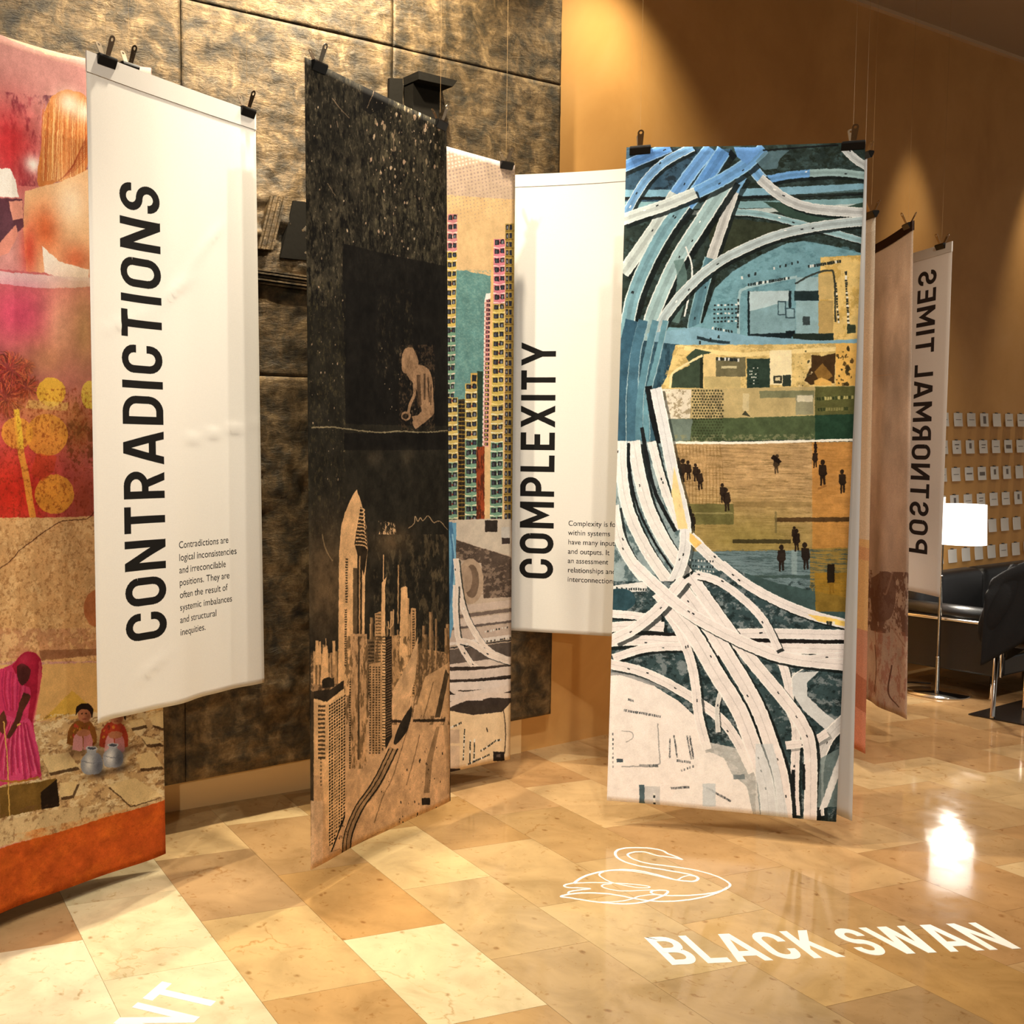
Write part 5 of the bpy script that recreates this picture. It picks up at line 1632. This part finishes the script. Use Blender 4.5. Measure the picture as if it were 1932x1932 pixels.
i_r = atz(1708, 1357, .10)
i_l = atz(1675, 1340, .10)
dI = (i_l - i_r) / np.linalg.norm(i_l - i_r)
i_far = i_r + dI * .85
itr = atz(1723, 416, 2.70)
itl = itr + dI * .85 + np.array([.06, 0, -.03])
I_ = Banner(itl, itr, i_r, i_far, amp=.012, waves=1.4, phase=.9, sag=.02)
P = Print(I_.c, 560, 1600, (222, 202, 184))
n_ = noise_img(1600, 560, 120, 5, 91, 1.6)[..., None]
P.img = np.clip(P.img * (1 + .16 * n_), 0, 1)
for k_ in range(180):
    P.img[k_] = P.img[k_] * (k_ / 180) + np.array((222, 206, 190)) / 255 * (1 - k_ / 180)
P.at(1580, 400, 1.932)
P.mask_noise([(100, 1240), (280, 1240), (280, 1500), (100, 1480)], (150, 120, 106), -.12, 40, 92, .9, 1.2, .1)
P.poly([(120, 1270), (190, 1240), (215, 1290), (200, 1420), (150, 1440), (120, 1380)], (146, 116, 102), .8, True)
P.line([(205, 1240), (195, 1290), (185, 1330), (178, 1325)], 5, (190, 160, 140), .8)
P.line([(195, 1440), (215, 1490), (245, 1540)], 6, (200, 170, 150), .8)
P.mask_noise([(110, 1480), (270, 1480), (270, 1900), (110, 1900)], (196, 150, 132), .02, 30, 93, .7, 1.6, .15)
P.line([(140, 1540), (150, 1640), (140, 1740)], 4, (110, 76, 66), .7)
P.line([(200, 1620), (190, 1740), (220, 1800)], 4, (110, 76, 66), .7)
P.line([(130, 530), (215, 520)], 3, (214, 186, 160), .8)
P.at(0, 0, 1)
I_.build('photo_banner', cloth_mat('earth_print', P.done('earth_print', .05), trans=.45), 'brown and beige back of a banner with dark red top edge', nx=30, ny=70)
I_.hem(0.0, .018, plain('dark_print_fold', (52, 34, 28), .9, 0, .1), .006, 'folded_top')

# --- J: white banner POSTNORMAL TIMES seen from its back
jr = atz(1797, 455, 2.68)
jl = atz(1727, 475, 2.68)
dJ = (jl - jr) / np.linalg.norm(jl - jr)
nJ = np.array([dJ[1], -dJ[0], 0])
jb = atplane(1772, 1127, jr, nJ)
jbl = atplane(1712, 1118, jr, nJ)
jf = jr + dJ * .78
J_ = Banner(jf, jr, np.array([jb[0], jb[1], jb[2]]), np.array([jf[0] + jb[0] - jr[0], jf[1] + jb[1] - jr[1], jb[2]]), amp=.005, waves=1.0, phase=4.0, sag=.004)
P = Print(J_.c, 760, 1960, (236, 226, 216))
_, vs0 = uv_of(P, 1729, 1043)
_, vs1 = uv_of(P, 1742, 512)
ub, uc = (uv_of(P, 1719, 1030)[0] + uv_of(P, 1727, 560)[0]) / 2, (uv_of(P, 1749, 1030)[0] + uv_of(P, 1766, 560)[0]) / 2
P.heading('POSTNORMAL TIMES', ub, uc, vs0, vs1, (66, 56, 52))
J_.build('text_banner', cloth_mat('postnormal_print', P.done('postnormal_print', .012), trans=.4), 'white cloth banner reading POSTNORMAL TIMES mirrored, seen from its back', nx=24, ny=60)
J_.hem(0.0, .028, HEM_CLOTH, .003)

# ------------------------------------------------------------------ binder clips and the wires they hang from
def make_clip_meshes(w=.062):
    body = bmesh.new()
    prof = [(-.011, 0), (.011, 0), (.013, .006), (.003, .026), (-.003, .026), (-.013, .006)]
    v0 = [body.verts.new((-w / 2, y, -z)) for y, z in prof]
    v1 = [body.verts.new((w / 2, y, -z)) for y, z in prof]
    body.faces.new(v0)
    body.faces.new(v1[::-1])
    for i in range(6):
        body.faces.new((v0[i], v1[i], v1[(i + 1) % 6], v0[(i + 1) % 6]))
    bmesh.ops.recalc_face_normals(body, faces=body.faces)
    bmesh.ops.bevel(body, geom=body.edges[:], offset=.0012, segments=2, affect='EDGES')
    mb = bpy.data.meshes.new('clip_body')
    body.to_mesh(mb)
    body.free()
    mb.materials.append(BLACK_METAL)
    lev = []
    for s in (-1, 1):
        bm = bmesh.new()
        out, inn = [], []
        n = 20
        for layer in (0.0, .0012):
            o_, i_ = [], []
            for k in range(n):
                t = 2 * math.pi * k / n
                x, z = .0095 * math.cos(t), .040 + .0095 * math.sin(t)
                if math.sin(t) < -.3:
                    x, z = .0075 * (1 if x > 0 else -1) * min(1, abs(x) / .0085), .002
                o_.append(bm.verts.new((x, layer, z)))
                i_.append(bm.verts.new((.0042 * math.cos(t), layer, .040 + .0042 * math.sin(t))))
            out.append(o_)
            inn.append(i_)
        for k in range(n):
            k2 = (k + 1) % n
            bm.faces.new((out[0][k], out[0][k2], inn[0][k2], inn[0][k]))
            bm.faces.new((out[1][k], inn[1][k], inn[1][k2], out[1][k2]))
            bm.faces.new((out[0][k], out[1][k], out[1][k2], out[0][k2]))
            bm.faces.new((inn[0][k], inn[0][k2], inn[1][k2], inn[1][k]))
        bmesh.ops.recalc_face_normals(bm, faces=bm.faces)
        bmesh.ops.rotate(bm, verts=bm.verts, cent=(0, 0, 0), matrix=Matrix.Rotation(s * math.radians(-24), 3, 'X'))
        bmesh.ops.translate(bm, verts=bm.verts, vec=(0, s * .008, -.001))
        ml = bpy.data.meshes.new('clip_lever')
        bm.to_mesh(ml)
        bm.free()
        ml.materials.append(STEEL)
        lev.append(ml)
    return mb, lev
CLIP_B, CLIP_L = make_clip_meshes()
def clip(banner, pxl, where, scale=1.25):
    best = min((abs(px(banner.point(u, 0))[0] - pxl), u) for u in np.linspace(.02, .98, 97))
    p = banner.point(best[1], 0.0)
    d = banner.c[1] - banner.c[0]
    rz = math.atan2(d[1], d[0])
    root = thing('binder_clip', (p[0], p[1], p[2] + .004), 'black binder clip gripping the ' + where, 'clip', 'binder clips on the banners', rz)
    root.scale = (scale,) * 3
    link(bpy.data.objects.new('clip_body', CLIP_B), root)
    for m_ in CLIP_L:
        link(bpy.data.objects.new('clip_lever', m_), root)
    bm = bmesh.new()
    tube_bm(bm, [(p[0], p[1], p[2] + .036), (p[0], p[1], CEIL_Z)], .0004, 6)
    w = bm_obj('hanging_wire', bm, WIRE)
    tag(w, 'thin wire above the clip on the ' + where, 'wire', 'hanging wires')
clip(A, 245, 'upper right corner of the red collage banner')
clip(B, 200, 'left end of the CONTRADICTIONS banner')
clip(B, 466, 'right end of the CONTRADICTIONS banner')
clip(C_, 601, 'left end of the dark skyline banner')
clip(C_, 831, 'right end of the dark skyline banner')
clip(D, 955, 'right end of the apartment tower banner')
clip(F_, 1208, 'left end of the motorway banner')
clip(F_, 1608, 'right end of the motorway banner')
clip(G_, 1633, 'edge-on white banner behind the motorway print', 1.0)
clip(H_, 1644, 'peach banner')
clip(I_, 1713, 'brown and beige banner')
clip(J_, 1777, 'POSTNORMAL TIMES banner')

# ------------------------------------------------------------------ note cards on the ochre wall
cw, chh = .115, .094
bmc = bmesh.new()
nx = 6
fr, bk = [], []
for j in range(5):
    t = j / 4
    off = .008 + .008 * t ** 1.5
    fr.append([bmc.verts.new((cw * (i / nx - .5), -off - .002 * math.sin(math.pi * i / nx), -chh * t)) for i in range(nx + 1)])
    bk.append([bmc.verts.new((cw * (i / nx - .5), -off + .0012 - .002 * math.sin(math.pi * i / nx), -chh * t)) for i in range(nx + 1)])
for j in range(4):
    for i in range(nx):
        bmc.faces.new((fr[j][i], fr[j + 1][i], fr[j + 1][i + 1], fr[j][i + 1]))
        bmc.faces.new((bk[j][i], bk[j][i + 1], bk[j + 1][i + 1], bk[j + 1][i]))
    bmc.faces.new((fr[j][0], bk[j][0], bk[j + 1][0], fr[j + 1][0]))
    bmc.faces.new((fr[j][nx], fr[j + 1][nx], bk[j + 1][nx], bk[j][nx]))
for i in range(nx):
    bmc.faces.new((fr[0][i], fr[0][i + 1], bk[0][i + 1], bk[0][i]))
    bmc.faces.new((fr[4][i], bk[4][i], bk[4][i + 1], fr[4][i + 1]))
CARD_M = bpy.data.meshes.new('card_sheet')
bmc.to_mesh(CARD_M)
bmc.free()
CARD_M.materials.append(PAPER)
bmp = box_bm(-.012, -.010, -.004, .012, 0, .006, .001)
PIN_M = bpy.data.meshes.new('card_clip')
bmp.to_mesh(PIN_M)
bmp.free()
PIN_M.materials.append(BLACK_METAL)
bmp = box_bm(-.012, -.034, -.004, .012, -.022, .004, .001)
PIN2_M = bpy.data.meshes.new('lower_clip')
bmp.to_mesh(PIN2_M)
bmp.free()
PIN2_M.materials.append(BLACK_METAL)
def ink_mesh(x0, z0, x1, z1):
    bm = bmesh.new()
    n = 4
    rows = []
    for j in range(n + 1):
        z = z0 + (z1 - z0) * j / n
        t = -z / chh
        off = .008 + .008 * t ** 1.5 + .0006
        rows.append([bm.verts.new((x0 + (x1 - x0) * i / n, -off - .002 * math.sin(math.pi * ((x0 + (x1 - x0) * i / n) / cw + .5)), z)) for i in range(n + 1)])
    for j in range(n):
        for i in range(n):
            bm.faces.new((rows[j][i], rows[j + 1][i], rows[j + 1][i + 1], rows[j][i + 1]))
    me = bpy.data.meshes.new('card_print')
    bm.to_mesh(me)
    bm.free()
    me.materials.append(INK)
    return me
INKS = [[ink_mesh(-.04, -.040, .04, -.050)], [ink_mesh(-.036, -.045, .036, -.049)], [ink_mesh(-.02, -.02, .02, -.074)], [ink_mesh(-.03, -.026, .03, -.034), ink_mesh(-.016, -.052, .014, -.060)],
        [ink_mesh(-.016, -.02, .016, -.058)], [ink_mesh(-.038, -.036, .038, -.062)], [ink_mesh(-.03, -.03, .03, -.036), ink_mesh(-.03, -.05, .02, -.056)], []]
ORD = ['first', 'second', 'third', 'fourth', 'fifth', 'sixth', 'seventh', 'eighth']
ROWN = ['top row', 'second row', 'third row', 'fourth row', 'fifth row', 'bottom row']
pat = [[1, 1, 1, 2, 7, 1, 1, 1], [1, 3, 4, 6, 1, 5, 1, 1], [1, 1, 0, 5, 4, 4, 7, 1], [4, 4, 1, 6, 1, 1, 4, 1], [7, 7, 7, 4, 7, 7, 7, 7], [7, 7, 7, 7, 7, 1, 7, 7]]
for r in range(6):
    for c in range(8):
        aa = 4.225 + .183 * (c - 1)
        z = 1.772 - .1914 * r
        root = thing('note_card', wall_pt(aa + .006 * (rng.random() - .5), 0.0, z), 'white note card clipped to the ochre wall, %s from left in the %s' % (ORD[c], ROWN[r]), 'card', 'note cards on the ochre wall', WAZ)
        sheet = link(bpy.data.objects.new('card_sheet', CARD_M), root)
        link(bpy.data.objects.new('card_clip', PIN_M), root)
        for m_ in INKS[pat[r][c]]:
            link(bpy.data.objects.new('card_print', m_), sheet)

# ------------------------------------------------------------------ floor lamp
lp = atz(1767, 1309, 0)
lamp = thing('floor_lamp', (lp[0], lp[1], 0), 'slim chrome floor lamp with lit white drum shade beside the black sofa', 'lamp')
bm_obj('lamp_base', lathe_bm([(0, 0), (.168, 0), (.172, .004), (.170, .010), (.03, .016), (.014, .022), (0, .022)], 56), CHROME, lamp, True)
for nm, r_, z0_, z1_ in (('lower_pole', .0125, .02, .235), ('middle_pole', .0095, .235, .745), ('upper_pole', .0065, .745, 1.235)):
    bm_obj(nm, lathe_bm([(0, z0_), (r_, z0_), (r_, z1_ - .003), (r_ + .001, z1_ - .003), (r_ + .001, z1_), (0, z1_)], 20), CHROME, lamp, True)
sx = .095
view = np.array([lp[0], lp[1], 0]) / np.linalg.norm(lp[:2])
rt = np.array([view[1], -view[0], 0])
sc_ = rt * sx
bm = lathe_bm([(.118, 1.190), (.121, 1.190), (.128, .946), (.125, .946), (.118, 1.190)], 48)
sh = bm_obj('lamp_shade', bm, SHADE, lamp, True)
sh.location = tuple(sc_)
dm = bm_obj('shade_diffuser', lathe_bm([(0, 1.10), (.118, 1.10), (.118, 1.104), (0, 1.104)], 40), SHADE, sh)
bm = bmesh.new()
tube_bm(bm, [(0, 0, 1.0), tuple(sc_ * .5 + np.array([0, 0, 1.0])), tuple(sc_ + np.array([0, 0, 1.0]))], .004, 10)
bm_obj('swing_arm', bm, CHROME, lamp)
bl_d = bpy.data.lights.new('lamp_bulb', 'POINT')
bl_d.energy = 26
bl_d.color = (1, .93, .82)
bl_d.shadow_soft_size = .05
blo = link(bpy.data.objects.new('lamp_bulb', bl_d))
blo.location = (lp[0] + sc_[0], lp[1] + sc_[1], .93)
# lead of the lamp on the floor
bm = bmesh.new()
cpts = [(-.16, .02, .006), (-.22, .08, .005), (-.15, .22, .005), (0.02, .30, .005), (.14, .26, .006)]
tube_bm(bm, [tuple(q) for q in smooth(cpts, 6)], .0035, 8)
bm_obj('power_cord', bm, BLACK_METAL, lamp)

# ------------------------------------------------------------------ black sofa along the wall
so = thing('sofa', wall_pt(3.24, 0, 0), 'black leather sofa with chrome arm rail standing along the ochre wall', 'sofa', None, WAZ)
# local x along the wall, local y towards the wall (negative y faces the room)
SL, SB, SF = 1.75, -.12, -.76
bm_obj('side_panel', box_bm(0, SF + .02, .15, .07, SB - .03, .49, .012), LEATHER, so)
bm_obj('side_panel', box_bm(SL - .07, SF + .02, .15, SL, SB - .03, .49, .012), LEATHER, so)
def arm_roll(x):
    bm = bmesh.new()
    tube_bm(bm, [(x, SF + .03, .515), (x, SB - .05, .515)], .046, 20)
    return bm
for x in (.035, SL - .035):
    bm_obj('arm_pad', arm_roll(x), LEATHER, so, True)
for x in (-.012, SL + .012):
    bm = bmesh.new()
    tube_bm(bm, [(x, SB - .02, .16), (x, SB - .02, .455), (x, SB - .04, .47), (x, SF + .02, .47), (x, SF, .455), (x, SF, .16)], .011, 12)
    bm_obj('arm_rail', bm, CHROME, so, True)
bm_obj('seat_frame', box_bm(.07, SF + .02, .15, SL - .07, SB - .02, .27, .012), LEATHER, so)
for k in range(2):
    x0 = .075 + k * (SL - .15) / 2
    bm_obj('seat_cushion', box_bm(x0, SF - .01, .272, x0 + (SL - .15) / 2 - .006, SB - .14, .42, .035, 4), LEATHER, so, True)
    bm_obj('back_cushion', box_bm(x0, SB - .15, .40, x0 + (SL - .15) / 2 - .006, SB, .715, .05, 4), LEATHER, so, True)
bm_obj('back_panel', box_bm(.03, SB - .02, .15, SL - .03, SB + .02, .63, .01), LEATHER, so)
for x in (.05, SL - .05):
    for y in (SB - .06, SF + .07):
        bm_obj('leg', lathe_bm([(0, 0), (.018, 0), (.018, .006), (.0125, .010), (.0125, .15), (0, .15)], 16), CHROME, so, True).location = (x, y, 0)

# ------------------------------------------------------------------ dark sheet, chair and jacket at the right edge
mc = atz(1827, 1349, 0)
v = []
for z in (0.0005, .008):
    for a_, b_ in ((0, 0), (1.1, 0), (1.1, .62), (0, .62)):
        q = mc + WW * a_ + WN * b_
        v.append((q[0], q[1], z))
mo = mesh_obj('dark_floor_sheet', v, [(3, 2, 1, 0), (4, 5, 6, 7), (0, 1, 5, 4), (1, 2, 6, 5), (2, 3, 7, 6), (3, 0, 4, 7)], SHEET_DARK)  # thin dark glossy sheet laid flat over the tiles
tag(mo, 'dark flat sheet on the marble under the chair with a jacket', 'mat')
lb_ = atz(1872, 1357, 0)
cc = lb_ + WW * .19 + WN * .19
ch = thing('armchair', (cc[0], cc[1], .008), 'chrome legged black chair by the sofa, half hidden under a jacket', 'chair', None, WAZ)
for x, y in ((-.19, .19), (-.19, -.19), (.19, .19), (.19, -.19)):
    bm = bmesh.new()
    tube_bm(bm, [(x, y, 0), (x, y, .012), (x * .97, y * .97, .45)], [.016, .0115, .0115], 14)
    bm_obj('leg', bm, CHROME, ch, True)
bm_obj('seat', box_bm(-.23, -.23, .42, .23, .23, .50, .03, 4), LEATHER, ch, True)
bm_obj('backrest', box_bm(-.25, -.24, .48, -.19, .12, .86, .025, 4), LEATHER, ch, True)
bm = bmesh.new()
tube_bm(bm, [(-.21, .235, .44), (-.21, .235, .50), (-.18, .235, .515), (.16, .235, .515), (.20, .235, .50), (.20, .235, .44)], .011, 12)
bm_obj('arm_rail', bm, CHROME, ch, True)
# jacket: cloth slung over the chair back, one sleeve hanging
V, F = [], []
nu, nv = 34, 40
for j in range(nv + 1):
    t = j / nv
    for i in range(nu + 1):
        s_ = i / nu
        y = (s_ - .5) * .48 - .06
        L = (t - .5) * 1.06
        bulge = .03 * math.sin(6.3 * s_ + 3 * t) + .018 * math.sin(17 * s_ + 9 * t)
        edge = .08 * math.cos(3.1 * s_ + 1.2) + .04 * math.sin(9 * s_)
        L2 = L * (1 + (edge if abs(L) > .1 else 0))
        top = .93 - .10 * (2 * s_ - .85) ** 2
        if abs(L2) < .11:
            a = L2 / .11 * math.pi / 2
            x, z = math.sin(a) * .075, top - .07 * (1 - math.cos(a))
        else:
            x, z = math.copysign(.075 + .06 * min(1, (abs(L2) - .11) / .3) + bulge, L2), top - .07 - (abs(L2) - .11)
        V.append((x - .22, y * (1 + .10 * (1 - z)), z))
for j in range(nv):
    for i in range(nu):
        F.append((j * (nu + 1) + i, j * (nu + 1) + i + 1, (j + 1) * (nu + 1) + i + 1, (j + 1) * (nu + 1) + i))
jk = thing('jacket', (cc[0], cc[1], .008), 'dark grey wool jacket slung over the chair back at the right edge', 'jacket', None, WAZ)
jo = mesh_obj('jacket_body', V, F, WOOL, jk, True)
md = jo.modifiers.new('thickness', 'SOLIDIFY')
md.thickness = .014
bm = bmesh.new()
tube_bm(bm, [tuple(q) for q in smooth([(-.18, .06, .84), (-.26, .10, .72), (-.29, .15, .60), (-.28, .18, .52), (-.24, .20, .46)], 5)], list(np.linspace(.085, .05, 21)), 18)
bm_obj('sleeve', bm, WOOL, jk, True)

# ------------------------------------------------------------------ vinyl on the floor: swan outline, BLACK SWAN, end of another word
ZV = .0012
def floor_prisms(name, polys, parent):
    V, F = [], []
    for kk, p in enumerate(polys):
        b0 = len(V)
        zt = ZV + .00007 * (kk % 9)
        n = len(p)
        ar = sum(p[i - 1][0] * p[i][1] - p[i][0] * p[i - 1][1] for i in range(n))
        if ar < 0:
            p = p[::-1]
        V += [(q[0], q[1], .0002) for q in p] + [(q[0], q[1], zt) for q in p]
        F.append(tuple(b0 + n + i for i in range(n)))
        F += [(b0 + i, b0 + (i + 1) % n, b0 + n + (i + 1) % n, b0 + n + i) for i in range(n)]
    return mesh_obj(name, V, F, VINYL, parent)
def floor_text(txt, O, E_pt, T, label, name, adv=None):
    lt, W = text_polys(txt, .13)
    O, E_pt, T = O[:2], E_pt[:2], T[:2]
    root = thing(name, (O[0], O[1], 0), label, 'floor lettering')
    ex, ey = (E_pt - O) / W, (T - O)
    for ch_, polys in lt:
        pp = [[tuple(ex * x + ey * y) for x, y in p] for p in polys]
        floor_prisms('letter', pp, root)
floor_text('BLACK SWAN', atz(1268.2, 1821.2), atz(1926, 1790), atz(1215.2, 1769.3), 'white vinyl lettering BLACK SWAN stuck on the marble floor', 'floor_lettering')
def c2(x, y):
    return atz(x / 3.22, 1600 + y / 3.22)
tcl, tcr, tb = c2(865, 915), c2(985, 812), c2(1297, 948)
ex = tcr - tcl
ey = (tcl + tcr) / 2 - tb
O_T = tcl - ey
O_N = O_T - ex / .58 * (.66 + .13)
floor_text('NT', O_N, O_T + ex, O_N + ey, 'white vinyl letters N and T at the lower left floor edge', 'floor_lettering')
def sw(pts, w=.0075):
    q = [atz(1030 + x / 4.83, 1580 + y / 4.83)[:2] for x, y in smooth(pts, 10)]
    return [list(s) for s in strip_quads(q, w)]
swan = []
swan += sw([(1245, 205), (1180, 175), (1110, 150), (1060, 122), (960, 102), (860, 96), (740, 98), (660, 115), (632, 145), (650, 185), (720, 225), (850, 262), (1000, 285), (1150, 310), (1290, 335), (1370, 360), (1385, 382), (1350, 402), (1270, 400), (1180, 388), (1080, 360), (960, 330), (840, 305), (720, 296), (600, 302), (480, 320), (370, 350), (300, 385), (255, 422)], .010)
swan += sw([(1245, 205), (1150, 185), (1020, 168), (960, 152), (900, 135), (820, 134), (765, 146), (745, 162), (780, 192), (860, 222), (960, 244), (1150, 268), (1320, 293), (1460, 325), (1570, 362), (1650, 405), (1678, 438), (1640, 472), (1560, 500), (1440, 520), (1280, 532), (1100, 532), (1000, 522), (958, 506), (975, 490), (1040, 484), (1100, 488), (1110, 502), (1080, 528), (1000, 560), (900, 590), (780, 606), (680, 608), (560, 600), (440, 588), (300, 566), (200, 550), (138, 542), (180, 526), (280, 512), (400, 508), (560, 516), (700, 538), (840, 566), (1000, 584), (1160, 584), (1320, 568), (1460, 540), (1580, 500), (1660, 455)], .0085)
swan += sw([(255, 418), (190, 430), (165, 445), (200, 458), (300, 462), (402, 470), (300, 482), (220, 496), (200, 512)], .007)
swan += sw([(255, 420), (400, 414), (560, 416), (720, 424), (860, 436), (940, 450), (930, 462), (840, 460), (720, 440), (600, 412), (530, 380), (486, 345), (510, 322), (580, 306), (700, 304), (840, 318), (1000, 350), (1180, 388), (1240, 366), (1300, 350), (1350, 356)], .006)
swan += sw([(600, 424), (530, 432), (510, 448), (560, 470), (660, 488), (780, 490), (900, 484), (1040, 484)], .006)
swan += sw([(500, 592), (640, 588), (760, 570), (850, 540), (950, 526), (1040, 526)], .006)
so_ = floor_prisms('swan_outline', swan, None)
tag(so_, 'white line drawing of a swan stuck on the marble floor', 'floor graphic')
